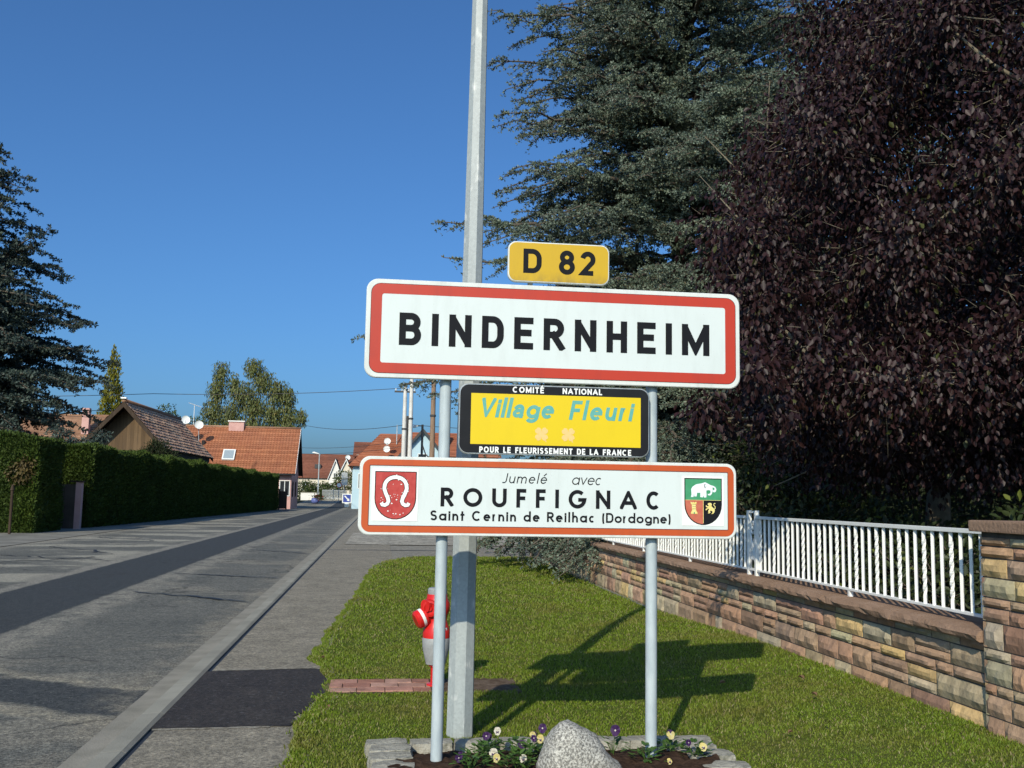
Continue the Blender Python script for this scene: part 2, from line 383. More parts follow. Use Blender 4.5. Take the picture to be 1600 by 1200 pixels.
def in_bed(x, y): return (x > -.02) & (x < 1.93) & (y < 5.92)
def in_strip(x, y): return (y > 7.63) & (y < 8.17) & (x > -.36) & (x < 1.08 + .05 * np.sin(y * 30))
GX, GY, GS = [], [], []
for y0, y1, dens, s in [(4.9, 7.6, 7000, 1.0), (7.6, 10, 4600, 1.15), (10, 13, 2100, 1.45), (13, 17, 1200, 1.9), (17, 24.3, 700, 2.6)]:
    n = int((y1 - y0) * 4.4 * dens)
    x = rng.uniform(-.65, 3.7, n); y = rng.uniform(y0, y1, n)
    ok = (x > lawn_left(y) - .02) & ~in_bed(x, y) & ~in_strip(x, y)
    x, y = x[ok], y[ok]; GX.append(x); GY.append(y); GS.append(np.full(len(x), s))
# ragged longer blades along the lawn's edges
n = 9000; y = rng.uniform(5, 20, n) ** 1.0; x = lawn_left(y) + np.abs(rng.normal(0, .04, n)) - .012
GX.append(x); GY.append(y); GS.append(np.full(n, 1.35))
n = 1500; y = np.where(rng.random(n) < .5, rng.normal(7.6, .03, n), rng.normal(8.2, .03, n)); x = rng.uniform(-.36, 1.05, n)
GX.append(x); GY.append(y); GS.append(np.full(n, 1.25))
n = 3200; x = rng.uniform(-.06, 1.98, n); y = 5.94 + np.abs(rng.normal(0, .04, n)); GX.append(x); GY.append(y); GS.append(np.full(n, 1.3))
n = 1400; cl = rng.integers(0, 7, n); cx = np.array([-.44, -.42, -.45, -.38, -.42, -.5, -.40])[cl]; cy = np.array([6.45, 6.0, 5.7, 7.2, 6.9, 9.3, 7.45])[cl]
GX.append(cx + .02 + rng.normal(0, .035, n)); GY.append(cy + rng.normal(0, .08, n)); GS.append(np.full(n, 1.8))
gx, gy, gs = map(np.concatenate, (GX, GY, GS)); n = len(gx)
gz_ = lawn_z(gx, gy) - .004
patchy = .75 + .5 * (np.sin(gx * 3.1 + np.sin(gy * 2.3)) * np.sin(gy * 2.7 + gx) * .5 + .5)
hgt = rng.uniform(.010, .026, n) * gs ** .6 * patchy; wid = rng.uniform(.0018, .0036, n) * gs
ang = rng.uniform(0, 2 * PI, n); lean = rng.uniform(.1, .95, n) * hgt; la = rng.uniform(0, 2 * PI, n)
B = np.stack([gx, gy, gz_], -1); D = np.stack([np.cos(ang) * wid, np.sin(ang) * wid, 0 * wid], -1)
T = B + np.stack([np.cos(la) * lean, np.sin(la) * lean, hgt], -1); Mi = B + (T - B) * .55 + np.stack([0 * hgt, 0 * hgt, hgt * .12], -1)
V = np.stack([B - D, B + D, Mi + D * .8, T, Mi - D * .8], 1).reshape(-1, 3)
def grass_mat():
    N = NT('grass_blade'); c = N.mix(N.isl, (0.130, 0.205, 0.012), (0.215, 0.275, 0.032))
    c = N.mix(N.ramp(N.noise(1.1, N.pos, 5, .65), .48, .66, 0, .65), c, (0.20, 0.175, 0.045))      # drier, yellower patches
    c = N.mix(N.ramp(N.noise(4.5, N.pos, 4, .6), .55, .68, 0, .5), c, (0.055, 0.105, 0.012))        # darker clover
    c = N.mix(N.ramp(N.isl, .90, .91), c, (0.30, 0.25, 0.12)); N.fin(c, .5, .3)
    t = N.n('ShaderNodeBsdfTranslucent'); N.l(c, t.inputs[0]); ms = N.n('ShaderNodeMixShader'); ms.inputs[0].default_value = .3
    N.l(N.b.outputs[0], ms.inputs[1]); N.l(t.outputs[0], ms.inputs[2]); N.l(ms.outputs[0], N.out.inputs[0]); return N.mat
M['grass'] = grass_mat()
o = np_mesh('grass', V, np.arange(5 * n).reshape(n, 5), M['grass']); tag(o, 'short mown green grass covering the lawn', 'grass', kind='stuff')

# brick strip and bare earth around the hydrant
bk = MB(); cols = [(0.34, 0.165, 0.115), (0.38, 0.20, 0.15), (0.30, 0.145, 0.105), (0.40, 0.235, 0.18), (0.33, 0.19, 0.145)]
for r in range(3):
    y0 = 7.66 + r * .165; x = -.345 - (.11 if r % 2 else 0)
    while x < .40:
        xa, xb = max(x, -.345), min(x + .205, .42)
        if xb - xa > .03: bk.bbox((xa, y0, 0), (xb, y0 + .158, .043 + random.uniform(-.004, .003)), .004, 0, random.choice(cols))
        x += .211
bk.build('brick_path', attr_mat('paving_brick', .85, .3, .4, 60), kind='structure')
sheet('bare_earth', list(np.linspace(-.37, 1.1, 20)), list(np.linspace(7.6, 8.2, 9)), lambda X, Y: .036 + .004 * np.sin(X * 40) * np.sin(Y * 37), mat('bare_earth', (0.09, 0.062, 0.042), (0.17, 0.13, 0.10), 14, .95, .1, bump=1, bscale=50, lo=.4, hi=.7))

# ---------------------------------------------------------------- lettering: strokes drawn as flat vinyl ribbons
def A(cx, cy, rx, ry, a0, a1, n=14):
    return [(cx + rx * math.cos(math.radians(t)), cy + ry * math.sin(math.radians(t))) for t in np.linspace(a0, a1, n)]
def glyphs():
    g = {}
    g['A'] = (.8, [[(0, 0), (.5, 1), (1, 0)], [(.2, .3), (.8, .3)]])
    g['B'] = (.62, [[(0, 0), (0, 1)], [(0, 1), (.5, 1)] + A(.55, .765, .40, .235, 90, -90) + [(0, .53)], [(0, .53), (.5, .53)] + A(.58, .265, .42, .265, 90, -90) + [(0, 0)]])
    g['C'] = (.85, [A(.5, .5, .5, .5, 48, 312, 24)])
    g['D'] = (.68, [[(0, 0), (0, 1)], [(0, 1), (.4, 1)] + A(.5, .62, .5, .38, 90, 0) + A(.5, .38, .5, .38, 0, -90) + [(0, 0)]])
    g['E'] = (.56, [[(1, 1), (0, 1), (0, 0), (1, 0)], [(0, .52), (.86, .52)]])
    g['F'] = (.53, [[(1, 1), (0, 1), (0, 0)], [(0, .5), (.85, .5)]])
    g['G'] = (.95, [A(.5, .5, .5, .5, 46, 345, 26) + [(1, .46), (.55, .46)]])
    g['H'] = (.66, [[(0, 0), (0, 1)], [(1, 0), (1, 1)], [(0, .51), (1, .51)]])
    g['I'] = (0, [[(.5, 0), (.5, 1)]])
    g['J'] = (.46, [[(1, 1), (1, .2)] + A(.40, .2, .60, .2, 0, -125)])
    g['L'] = (.5, [[(0, 1), (0, 0), (1, 0)]])
    g['M'] = (.86, [[(0, 0), (0, 1)], [(0, 1), (.5, .10), (1, 1)], [(1, 1), (1, 0)]])
    g['N'] = (.68, [[(0, 0), (0, 1)], [(0, 1), (1, 0)], [(1, 0), (1, 1)]])
    g['O'] = (1.0, [A(.5, .5, .5, .5, 0, 360, 32)])
    g['P'] = (.58, [[(0, 0), (0, 1)], [(0, 1), (.5, 1)] + A(.52, .72, .48, .28, 90, -90) + [(0, .44)]])
    g['R'] = (.63, [[(0, 0), (0, 1)], [(0, 1), (.5, 1)] + A(.52, .74, .45, .26, 90, -90) + [(0, .48)], [(.45, .48), (1, 0)]])
    g['S'] = (.6, [A(.5, .755, .46, .245, 25, 270) + A(.5, .255, .5, .255, 90, -155)])
    g['T'] = (.6, [[(0, 1), (1, 1)], [(.5, 1), (.5, 0)]])
    g['U'] = (.66, [[(0, 1), (0, .35)] + A(.5, .33, .5, .33, 180, 360) + [(1, 1)]])
    g['V'] = (.72, [[(0, 1), (.5, 0), (1, 1)]])
    g['\u00c9'] = (.56, g['E'][1] + [[(.35, 1.25), (.65, 1.42)]])
    g['8'] = (.6, [A(.5, .77, .42, .23, 0, 360, 26), A(.5, .27, .5, .27, 0, 360, 26)])
    g['2'] = (.6, [A(.5, .71, .47, .29, 168, -32) + [(.06, 0), (1, 0)]])
    g['a'] = (.66, [A(.5, .31, .5, .31, 0, 360, 24), [(1, .62), (1, 0)]])
    g['@'] = (.58, [A(.48, .45, .42, .19, 150, 0) + [(.9, 0)], [(.9, .36)] + A(.42, .19, .42, .17, 90, 270) + [(.9, .10)]])
    g['i'] = (0, [[(.5, 0), (.5, .62)], [(.5, .89), (.5, .91)]])
    g['n'] = (.54, [[(0, 0), (0, .62)], [(0, .3)] + A(.5, .32, .5, .30, 180, 0) + [(1, 0)]])
    g['t'] = (.36, [[(.45, 0), (.45, .92)], [(0, .62), (1, .62)]])
    g['e'] = (.62, [[(1, .33), (.05, .33)], A(.5, .31, .5, .31, 5, 318, 22)])
    g['r'] = (.36, [[(0, 0), (0, .62)], [(0, .3)] + A(.6, .3, .6, .32, 180, 75)])
    g['d'] = (.66, [A(.5, .31, .5, .31, 0, 360, 24), [(1, 1.05), (1, 0)]])
    g['l'] = (0, [[(.5, 0), (.5, 1.05)]])
    g['h'] = (.54, [[(0, 0), (0, 1.05)], [(0, .3)] + A(.5, .32, .5, .30, 180, 0) + [(1, 0)]])
    g['c'] = (.54, [A(.5, .31, .5, .31, 48, 312, 20)])
    g['o'] = (.66, [A(.5, .31, .5, .31, 0, 360, 24)])
    g['g'] = (.66, [A(.5, .31, .5, .31, 0, 360, 24), [(1, .62), (1, -.05)] + A(.5, -.05, .5, .24, 0, -150)])
    g['u'] = (.56, [[(0, .62), (0, .3)] + A(.5, .3, .5, .3, 180, 360), [(1, .62), (1, 0)]])
    g['v'] = (.56, [[(0, .62), (.5, 0), (1, .62)]])
    g['m'] = (.92, [[(0, 0), (0, .62)], [(0, .36)] + A(.25, .36, .25, .26, 180, 0) + [(.5, 0)], [(.5, .36)] + A(.75, .36, .25, .26, 180, 0) + [(1, 0)]])
    g['\u00e9'] = (.62, g['e'][1] + [[(.42, .82), (.72, 1.0)]])
    g['('] = (.24, [A(1.2, .42, 1.2, .68, 128, 232)])
    g[')'] = (.24, [A(-.2, .42, 1.2, .68, 52, -52)])
    return g
GL = glyphs(); BUTT = set('CGSc2e8JgOor')
def clip(poly, axis, val, sign):
    out = []
    for i, p in enumerate(poly):
        q = poly[(i + 1) % len(poly)]; a = (p[axis] - val) * sign; b = (q[axis] - val) * sign
        if a <= 0: out.append(p)
        if (a < 0 < b) or (b < 0 < a):
            t = a / (a - b); out.append((p[0] + (q[0] - p[0]) * t, p[1] + (q[1] - p[1]) * t))
    return out
def text(mb, s, x0, x1, z, h, sw, y, m=0, shear=0.0, ws=1.0, space=.45, over={}):
    """baseline z, cap height h, stroke weight sw (of h), spread to fill x0..x1"""
    def gw(c): return space if c == ' ' else max(over.get(c, GL[c][0]) * ws, sw) if GL[c][0] else sw
    tot = sum(gw(c) for c in s) * h; gap = (x1 - x0 - tot) / (len(s) - 1); x = x0; lay = 0
    for c in s:
        W = gw(c)
        if c != ' ':
            up = c.isupper() or c.isdigit()
            for k, st in enumerate(GL[c][1]):
                P = [Vector((sw / 2 + u * max(W - sw, 0) if W > sw else W / 2, sw / 2 + v * (1 - sw))) for u, v in st]
                Q = [P[0]]
                for p in P[1:]:
                    if (p - Q[-1]).length > .012: Q.append(p)
                P = Q; closed = (P[0] - P[-1]).length < .03 and len(P) > 8
                if closed: P = P[:-1]
                elif not (c in BUTT and len(P) > 6):
                    P[0] = P[0] + (P[0] - P[1]).normalized() * sw * .5; P[-1] = P[-1] + (P[-1] - P[-2]).normalized() * sw * .5
                n = len(P); L = []; R = []
                for i in range(n):
                    a = P[i - 1] if (closed or i) else None; b = P[(i + 1) % n] if (closed or i < n - 1) else None
                    d1 = (P[i] - a).normalized() if a is not None else None; d2 = (b - P[i]).normalized() if b is not None else None
                    if d1 is None: d1 = d2
                    if d2 is None: d2 = d1
                    t = (d1 + d2).normalized(); nn = Vector((-t.y, t.x)); ms = sw / 2 / max(.45, nn.dot(Vector((-d1.y, d1.x))))
                    L.append(P[i] + nn * ms); R.append(P[i] - nn * ms)
                for i in range(n if closed else n - 1):
                    j = (i + 1) % n; poly = [tuple(R[i]), tuple(R[j]), tuple(L[j]), tuple(L[i])]
                    zmax = 1.0
                    if up and not (c == '\u00c9' and k == 2):
                        poly = clip(poly, 1, 0, -1); poly = clip(poly, 1, zmax, 1) if poly else poly
                        if c in 'AMNV' and poly: poly = clip(poly, 0, 0, -1)
                        if c in 'AMNV' and poly: poly = clip(poly, 0, W, 1)
                    elif c in 'vt' and poly:
                        poly = clip(poly, 1, 0, -1); poly = clip(poly, 1, .95 if c == 't' else .62 * (1 - sw) + sw, 1)
                    if len(poly) > 2:
                        mb.add([(x + (px + shear * py) * h, y - .00012 * (k % 5), z + py * h) for px, py in poly], [tuple(range(len(poly)))], m)
        x += W * h + gap
def rrect(x0, z0, x1, z1, r, n=7):
    p = []
    for cx, cz, a in ((x1 - r, z1 - r, 0), (x0 + r, z1 - r, 90), (x0 + r, z0 + r, 180), (x1 - r, z0 + r, 270)):
        p += [(cx + r * math.cos(math.radians(a + 90 * i / n)), cz + r * math.sin(math.radians(a + 90 * i / n))) for i in range(n + 1)]
    return p
def ring(mb, outer, inner, y, m=0):
    n = len(outer); mb.add([(a, y, b) for a, b in outer] + [(a, y, b) for a, b in inner], [(i, (i + 1) % n, n + (i + 1) % n, n + i) for i in range(n)], m)
def grow(pl, k):
    cx = sum(p[0] for p in pl) / len(pl); cz = sum(p[1] for p in pl) / len(pl)
    return [(cx + (x - cx) * k, cz + (z - cz) * k) for x, z in pl]

def sign_paint(name, col, dirt=(0.18, 0.17, 0.13), amt=.25, z0=None, rough=.38, grime=(.12, .10, .05)):
    N = NT(name); v = N.scaled(N.pos, (9, 1, 2.2)); f = N.ramp(N.noise(1.6, v, 6, .65), .48, .78, 0, amt)
    c = N.mix(f, col, dirt)
    c = N.mix(N.ramp(N.noise(2.0, N.pos, 3), .3, .7, 0, .10), c, tuple(k * .7 for k in col))
    if z0 is not None:                                # washed-down grime gathering along the lower lip
        z = N.sep(N.pos)[2]; g = N.math('MULTIPLY', N.ramp(z, z0, z0 + .075, 1, 0), N.ramp(N.noise(14, N.scaled(N.pos, (1.6, 1, .6)), 6, .7), .40, .68, 0, .75))
        c = N.mix(g, c, grime)
    c = N.mix(N.ramp(N.noise(160, N.pos, 2), .715, .74, 0, .55), c, dirt)
    N.bump(N.noise(9, N.pos, 2), .05, .004)
    return N.fin(c, rough, .45)
M['sign_white'] = sign_paint('sign_white', (0.63, 0.69, 0.68), amt=.12)
M['sign_edge'] = sign_paint('sign_edge_white', (0.66, 0.69, 0.66), amt=.30)
M['sign_red'] = sign_paint('sign_red', (0.47, 0.040, 0.016), (0.16, 0.03, 0.03), .25)
M['sign_orange'] = sign_paint('sign_faded_red', (0.50, 0.085, 0.018), (0.18, 0.05, 0.03), .25)
M['sign_yellow'] = sign_paint('sign_yellow', (0.57, 0.36, 0.010), (0.30, 0.20, 0.03), .15, z0=2.68)
M['panel_yellow'] = sign_paint('panel_yellow', (0.72, 0.53, 0.006), (0.5, 0.36, 0.01), .15)
M['sign_black'] = mat('sign_black', (0.010, 0.011, 0.013), (0.016, 0.017, 0.020), 5, .5, .15)
M['ink'] = mat('black_lettering', (0.009, 0.010, 0.013), rough=.6, spec=.12)
M['ink_white'] = mat('white_lettering', (0.80, 0.82, 0.80), rough=.5)
M['teal'] = mat('teal_lettering', (0.085, 0.36, 0.33), (0.13, 0.38, 0.33), 40, .5)
M['peach'] = mat('peach_clover', (0.82, 0.54, 0.21), (0.78, 0.51, 0.19), 60, .5)
M['alu'] = mat('aluminium_lip', (0.42, 0.44, 0.44), (0.55, 0.57, 0.56), 20, .35, .5, .6)
M['back'] = mat('sign_back', (0.30, 0.31, 0.32), rough=.5, metal=.4)

ROOT_Y = 5.83
sg = thing('town_entry_sign', 'town name board BINDERNHEIM with plates above and below, on two galvanised posts', 'road sign', (0.985, ROOT_Y, 0))
def loc(mb):                                          # world -> sign's own space
    mb.v = [(x - .985, y - ROOT_Y, z) for x, y, z in mb.v]; return mb
YF = 5.75
for px, nm in ((.357, 'a'), (1.607, 'b')):
    mb = MB(); mb.tube([(px, 5.83, -.1), (px, 5.83, 2.73)], .034, 20)
    p_ = loc(mb).build('post', M['post'], sg, smooth=True)
    for zc in (1.42, 1.58, 2.28, 2.62):                # clamps behind the boards
        cl_ = MB(); cl_.tube([(px, 5.83, zc - .012), (px, 5.83, zc + .012)], .039, 20)
        loc(cl_).build('clamp', M['alu'], p_, smooth=True)
def board(name, x0, z0, x1, z1, r, mat_face, label=None, th=.028):
    mb = MB(); out = rrect(x0, z0, x1, z1, r); n = len(out)
    inn = [(x + (.004 if x < (x0 + x1) / 2 else -.004), z + (.004 if z < (z0 + z1) / 2 else -.004)) for x, z in out]
    vs = [(x, YF, z) for x, z in inn] + [(x, YF + .004, z) for x, z in out] + [(x, YF + th, z) for x, z in out] + [(x, YF + th, z) for x, z in grow(out, .96)]
    fs = [tuple(range(n))[::-1]] + [tuple((k * n + i, k * n + (i + 1) % n, (k + 1) * n + (i + 1) % n, (k + 1) * n + i)) for k in range(3) for i in range(n)]
    mb.add(vs, fs, 0); mb.m = [0] * (1 + 2 * n) + [1] * n
    mb.add([(x, YF + th - .006, z) for x, z in grow(out, .99)], [tuple(range(n))], 1)
    o = loc(mb).build(name, [mat_face, M['back']], sg); 
    if label: o['label'] = label
    return o
# number plate
np_ = board('number_plate', .705, 2.771, 1.322, 3.018, .05, M['sign_edge'], 'small yellow plate reading D 82')
mb = MB(); mb.flat(rrect(.7125, 2.7785, 1.3145, 3.0105, .044)[::-1], YF - .001); loc(mb).build('yellow_field', M['sign_yellow'], np_)
mb = MB(); text(mb, 'D 82', .797, 1.238, 2.826, .148, .205, YF - .002, ws=1.1, space=.30); loc(mb).build('lettering', M['ink'], np_)
# name board
nb = board('name_board', -.122, 2.170, 2.137, 2.752, .068, M['sign_edge'], 'white board reading BINDERNHEIM inside a red border')
mb = MB(); mb.flat(rrect(-.04, 2.24, 2.05, 2.68, .01)[::-1], YF - .0008); loc(mb).build('white_field', M['sign_white'], nb)
mb = MB(); ring(mb, rrect(-.093, 2.199, 2.108, 2.724, .055), rrect(-.031, 2.258, 2.044, 2.665, .014), YF - .0016); loc(mb).build('red_border', M['sign_red'], nb)
mb = MB(); ring(mb, rrect(-.0955, 2.1965, 2.1105, 2.7265, .057), rrect(-.093, 2.199, 2.108, 2.724, .055), YF - .0016); loc(mb).build('dark_keyline', M['ink'], nb)
mb = MB(); text(mb, 'BINDERNHEIM', .073, 1.944, 2.365, .191, .205, YF - .0026, over={'M': .90, 'E': .60, 'N': .69, 'R': .66, 'B': .67, 'D': .68, 'H': .66}); loc(mb).build('lettering', M['ink'], nb)
# award panel between the posts
vp = board('award_panel', .432, 1.741, 1.573, 2.154, .058, M['alu'], 'black edged yellow panel reading Village Fleuri')
mb = MB(); mb.flat(rrect(.439, 1.748, 1.566, 2.147, .052)[::-1], YF - .001); loc(mb).build('black_field', M['sign_black'], vp)
mb = MB(); mb.flat([(.503, 1.799), (.503, 2.0965), (1.518, 2.0965), (1.518, 1.799)], YF - .002); loc(mb).build('yellow_field', M['panel_yellow'], vp)
mb = MB()
for T_, a, b, z_ in (('COMIT\u00c9', .746, .932, 2.106), ('NATIONAL', 1.044, 1.282, 2.106), ('POUR LE FLEURISSEMENT DE LA FRANCE', .556, 1.461, 1.750)):
    mb = MB(); text(mb, T_, a, b, z_, .0355, .215, YF - .003, ws=1.1 if len(T_) < 10 else 1.0, space=.42, over={'O': .84, 'C': .80})
    loc(mb).build('lettering', M['ink_white'], vp)
for T_, a, b, z_ in (('Vill@ge', .547, .985, 1.957), ('Fleuri', 1.082, 1.462, 1.955)):
    mb = MB(); text(mb, T_, a, b, z_, .114, .185, YF - .003, shear=.20, ws=1.03); loc(mb).build('title_lettering', M['teal'], vp)
for cx, cz in ((.921, 1.866), (1.080, 1.866)):
    mb = MB(); pt = []
    for t in np.linspace(2 * PI, 0, 97)[:-1]:            # four heart shaped leaves round one centre
        r_ = .014 + .0325 * abs(math.sin(2 * t)) ** .50 * (1 - .15 * max(0, math.cos(4 * (t - PI / 4))) ** 7)
        pt.append((cx + r_ * math.cos(t), cz + r_ * math.sin(t)))
    mb.flat(pt, YF - .003)
    mb.flat([(cx + .008, cz - .012), (cx + .012, cz - .008), (cx + .031, cz - .045), (cx + .025, cz - .047)], YF - .0025)
    loc(mb).build('clover', M['peach'], vp)
# twin town board
tb = board('twin_town_board', -.127, 1.268, 2.108, 1.716, .06, M['sign_edge'], 'white board reading ROUFFIGNAC inside a faded orange border')
mb = MB(); mb.flat(rrect(-.075, 1.31, 2.06, 1.672, .004)[::-1], YF - .0008); loc(mb).build('white_field', M['sign_white'], tb)
mb = MB(); ring(mb, rrect(-.109, 1.285, 2.091, 1.699, .05), rrect(-.068, 1.324, 2.052, 1.6625, .004), YF - .0016); loc(mb).build('faded_border', M['sign_orange'], tb)
mb = MB(); ring(mb, rrect(-.071, 1.321, 2.055, 1.6655, .004), rrect(-.0675, 1.3245, 2.0515, 1.662, .004), YF - .0024); loc(mb).build('dark_keyline', mat('keyline_maroon', (0.10, 0.02, 0.02)), tb)
for args, kw in ((('Jumel\u00e9', .690, .953, 1.576, .060, .095), dict(shear=.2)), (('avec', 1.103, 1.278, 1.574, .066, .085), dict(shear=.2)),
                 (('ROUFFIGNAC', .339, 1.642, 1.436, .108, .20), dict(over={'O': 1.02, 'G': .98, 'A': .95, 'N': .80, 'U': .78, 'C': .82, 'R': .68})),
                 (('Saint Cernin de Reilhac', .282, 1.244, 1.3555, .0575, .185), dict(space=.36, ws=1.12)), (('(Dordogne)', 1.288, 1.701, 1.3555, .0575, .18), dict(ws=1.14))):
    mb = MB(); text(mb, *args, YF - .0026, **kw); loc(mb).build('lettering', M['ink'], tb)
# coats of arms
def shield(x0, x1, zt, zb, n=16):
    w_ = x1 - x0; zc = zt - (zt - zb) * .56
    return [(x1, zt), (x0, zt), (x0, zc)] + [((x0 + x1) / 2 - w_ / 2 * math.cos(t), zc - (zc - zb) * math.sin(t)) for t in np.linspace(0, PI, n)[1:-1]] + [(x1, zc)]
AM = [mat('arms_white', (0.82, 0.83, 0.80), rough=.45), M['ink'], mat('arms_red', (0.40, 0.035, 0.030), (0.47, 0.06, 0.05), 30, .5),
      mat('arms_green', (0.045, 0.27, 0.12), (0.06, 0.30, 0.15), 30, .5), mat('arms_yellow', (0.72, 0.58, 0.16), (0.78, 0.68, 0.30), 60, .5),
      mat('arms_pale_red', (0.46, 0.10, 0.06), (0.52, 0.15, 0.09), 25, .5), mat('arms_pale_blue', (0.72, 0.80, 0.84), (0.78, 0.84, 0.86), 40, .5)]
mb = MB(); Y0 = YF - .003
mb.prism([(-.052, 1.349), (-.052, 1.647), (.209, 1.647), (.209, 1.349)], Y0, YF - .0005, 0)
mb.flat(shield(-.038, .199, 1.631, 1.357), Y0 - .0008, 1); mb.flat(shield(-.033, .194, 1.626, 1.362), Y0 - .0016, 2)
def rib(mb, pts, w_, y, m):
    pts = [Vector(p) for p in pts]; L = []
    for i, p in enumerate(pts):
        d = (pts[min(i + 1, len(pts) - 1)] - pts[max(i - 1, 0)]).normalized(); n = Vector((-d.y, d.x)) * w_ / 2
        L += [p + n, p - n]
    mb.add([(a.x, y, a.y) for a in L], [(2 * i, 2 * i + 2, 2 * i + 3, 2 * i + 1) for i in range(len(pts) - 1)], m)
cx, cz = .080, 1.528
hs = [(cx - .028, cz - .085)]; 
horse = [(-.078, -.076), (-.072, -.088), (-.058, -.090), (-.044, -.082), (-.038, -.068), (-.042, -.050), (-.056, -.020), (-.064, .005)] + \
        [(.062 * math.cos(t), .018 + .052 * math.sin(t)) for t in np.linspace(PI * .98, .02, 16)] + \
        [(.064, .005), (.056, -.020), (.042, -.050), (.038, -.068), (.044, -.082), (.058, -.090), (.072, -.088), (.078, -.076)]
rib(mb, [(cx + a, cz + b) for a, b in horse], .028, Y0 - .0024, 1); rib(mb, [(cx + a, cz + b) for a, b in horse], .021, Y0 - .0032, 0)
for _ in range(70):                                  # flaked paint
    fx, fz = random.uniform(-.02, .182), random.choice([random.uniform(1.40, 1.60), random.gauss(1.51, .03), random.gauss(1.385, .006)])
    if ((fx - .08) / .1) ** 2 + ((fz - 1.5) / .12) ** 2 > 1: continue
    s_ = random.uniform(.0015, .0055); mb.flat([(fx + s_ * random.uniform(.5, 1.3) * math.cos(t), fz + s_ * random.uniform(.4, 1) * math.sin(t)) for t in np.linspace(2 * PI, 0, 7)[:-1]], Y0 - .004 - random.random() * .0006, 0)
loc(mb).build('coat_of_arms', AM, tb)['label'] = 'red shield with a white horseshoe shaped serpent'
mb = MB()
mb.prism([(1.772, 1.346), (1.772, 1.636), (2.027, 1.636), (2.027, 1.346)], Y0, YF - .0005, 0)
mb.flat(shield(1.785, 2.016, 1.627, 1.350), Y0 - .0008, 1)
S = shield(1.791, 2.010, 1.621, 1.356); zm = 1.497; xm = 1.9005
low = [p for p in S if p[1] < zm]
mb.flat([(2.010, 1.621), (1.791, 1.621), (1.791, zm), (2.010, zm)], Y0 - .0016, 3)
lh = clip([(1.791, zm)] + [p for p in S[2:] if p[1] < zm + .0001] + [(2.010, zm)], 0, xm, 1)
mb.flat(lh, Y0 - .0016, 5)
mb.flat([(1.791, zm - .001), (2.010, zm - .001), (2.010, zm + .001), (1.791, zm + .001)][::-1], Y0 - .0019, 4)
mb.flat([(xm - .0015, 1.362), (xm - .0015, zm), (xm + .0015, zm), (xm + .0015, 1.362)], Y0 - .0019, 4)
def pic(poly, x0, z0, s, y, m): mb.flat([(x0 + a * s, z0 - b * s) for a, b in poly], y, m)
sc1 = .255 / 75.2                                     # drawing units of the crest
def P_(pts): return [((a - 16.5) / 75.2 * .255 * 1.03 + 1.774, 1.636 - (b - 14.5) / 85 * .290 * 1.0) for a, b in pts]
ele = [(32, 46), (31.5, 36), (34, 32), (40, 28), (50, 26), (56, 24), (60, 26), (66, 29), (70, 30), (74, 32), (76, 36), (75, 40), (72, 41.5), (69, 39.5), (71, 37), (73, 36.5), (72.5, 34), (69, 32.5), (69.5, 38), (68, 44), (65, 47), (61, 46.5), (60.5, 44), (63, 44.5), (65.5, 42), (65.5, 38.5), (62, 37.5), (58, 38.5), (58.5, 46), (58, 50.5), (54, 50.5), (53, 47), (52, 50.5), (47.5, 50), (47.5, 42.5), (42, 42.5), (41, 49), (37, 49), (36.5, 44), (35.5, 50), (31, 50)]
mb.flat(P_(ele), Y0 - .0026, 6)
mb.flat(P_([(54, 28), (57, 27.5), (58, 31), (56, 35), (54.5, 32)])[::-1], Y0 - .0034, 1); mb.flat(P_([(55, 28.6), (57, 28.2), (57.4, 31), (56, 33.6)])[::-1], Y0 - .0038, 6)
tow = [(30, 58.5), (32, 58.5), (32, 59.5), (34, 59.5), (34, 58.5), (36, 58.5), (36, 59.5), (38, 59.5), (38, 58.5), (41, 58.5), (40.5, 62), (39.5, 63), (40, 73), (42.5, 77), (42.5, 79), (31, 79), (31, 77), (33, 73), (32.5, 63), (31, 62)]
mb.flat(P_(tow), Y0 - .0026, 4)
for q in range(9): mb.flat(P_([(34 + (q % 3) * 2, 62 + (q // 3) * 4), (35 + (q % 3) * 2, 62 + (q // 3) * 4), (35 + (q % 3) * 2, 63 + (q // 3) * 4), (34 + (q % 3) * 2, 63 + (q // 3) * 4)])[::-1], Y0 - .0034, 1)
mb.flat(P_([(35.7, 79), (35.7, 76.5), (36.7, 75.5), (37.7, 76.5), (37.7, 79)])[::-1], Y0 - .0034, 3)
lion = [(61, 60.5), (64, 59.5), (66.5, 60), (68, 62.5), (67, 65), (69, 67.5), (71.5, 69.5), (73, 73), (72, 76), (70, 78.5), (66.5, 79), (69, 76.5), (68.5, 74), (66, 73), (64, 74), (65.5, 76), (64, 77.5), (60.5, 78), (62, 76), (61, 73.5), (63, 71), (62, 69.5), (59, 71.5), (57.5, 73), (56.5, 70.5), (59, 69.5), (60.5, 67.5), (58.5, 67.5), (57, 65.5), (57.5, 63.5), (59.5, 65.5), (61.5, 65.5), (62.5, 64), (60.5, 63)]
mb.flat(P_(lion), Y0 - .0026, 4); rib(mb, P_([(71, 72), (73.5, 69), (73.5, 66), (71, 63.5), (71.5, 61), (74, 60.5)]), .0045, Y0 - .0030, 4)
loc(mb).build('coat_of_arms', AM, tb)['label'] = 'green, red and black shield with a white elephant, a tower and a lion'
for zc, xa, xb in ((1.42, .0, 2.0), (1.58, .0, 2.0), (2.28, .0, 2.0), (2.62, .0, 2.0), (1.80, .46, 1.55), (2.10, .46, 1.55)):   # rails behind the boards
    mb = MB(); mb.box((xa, 5.778, zc - .015), (xb, 5.796, zc + .015)); loc(mb).build('rail', M['back'], sg)
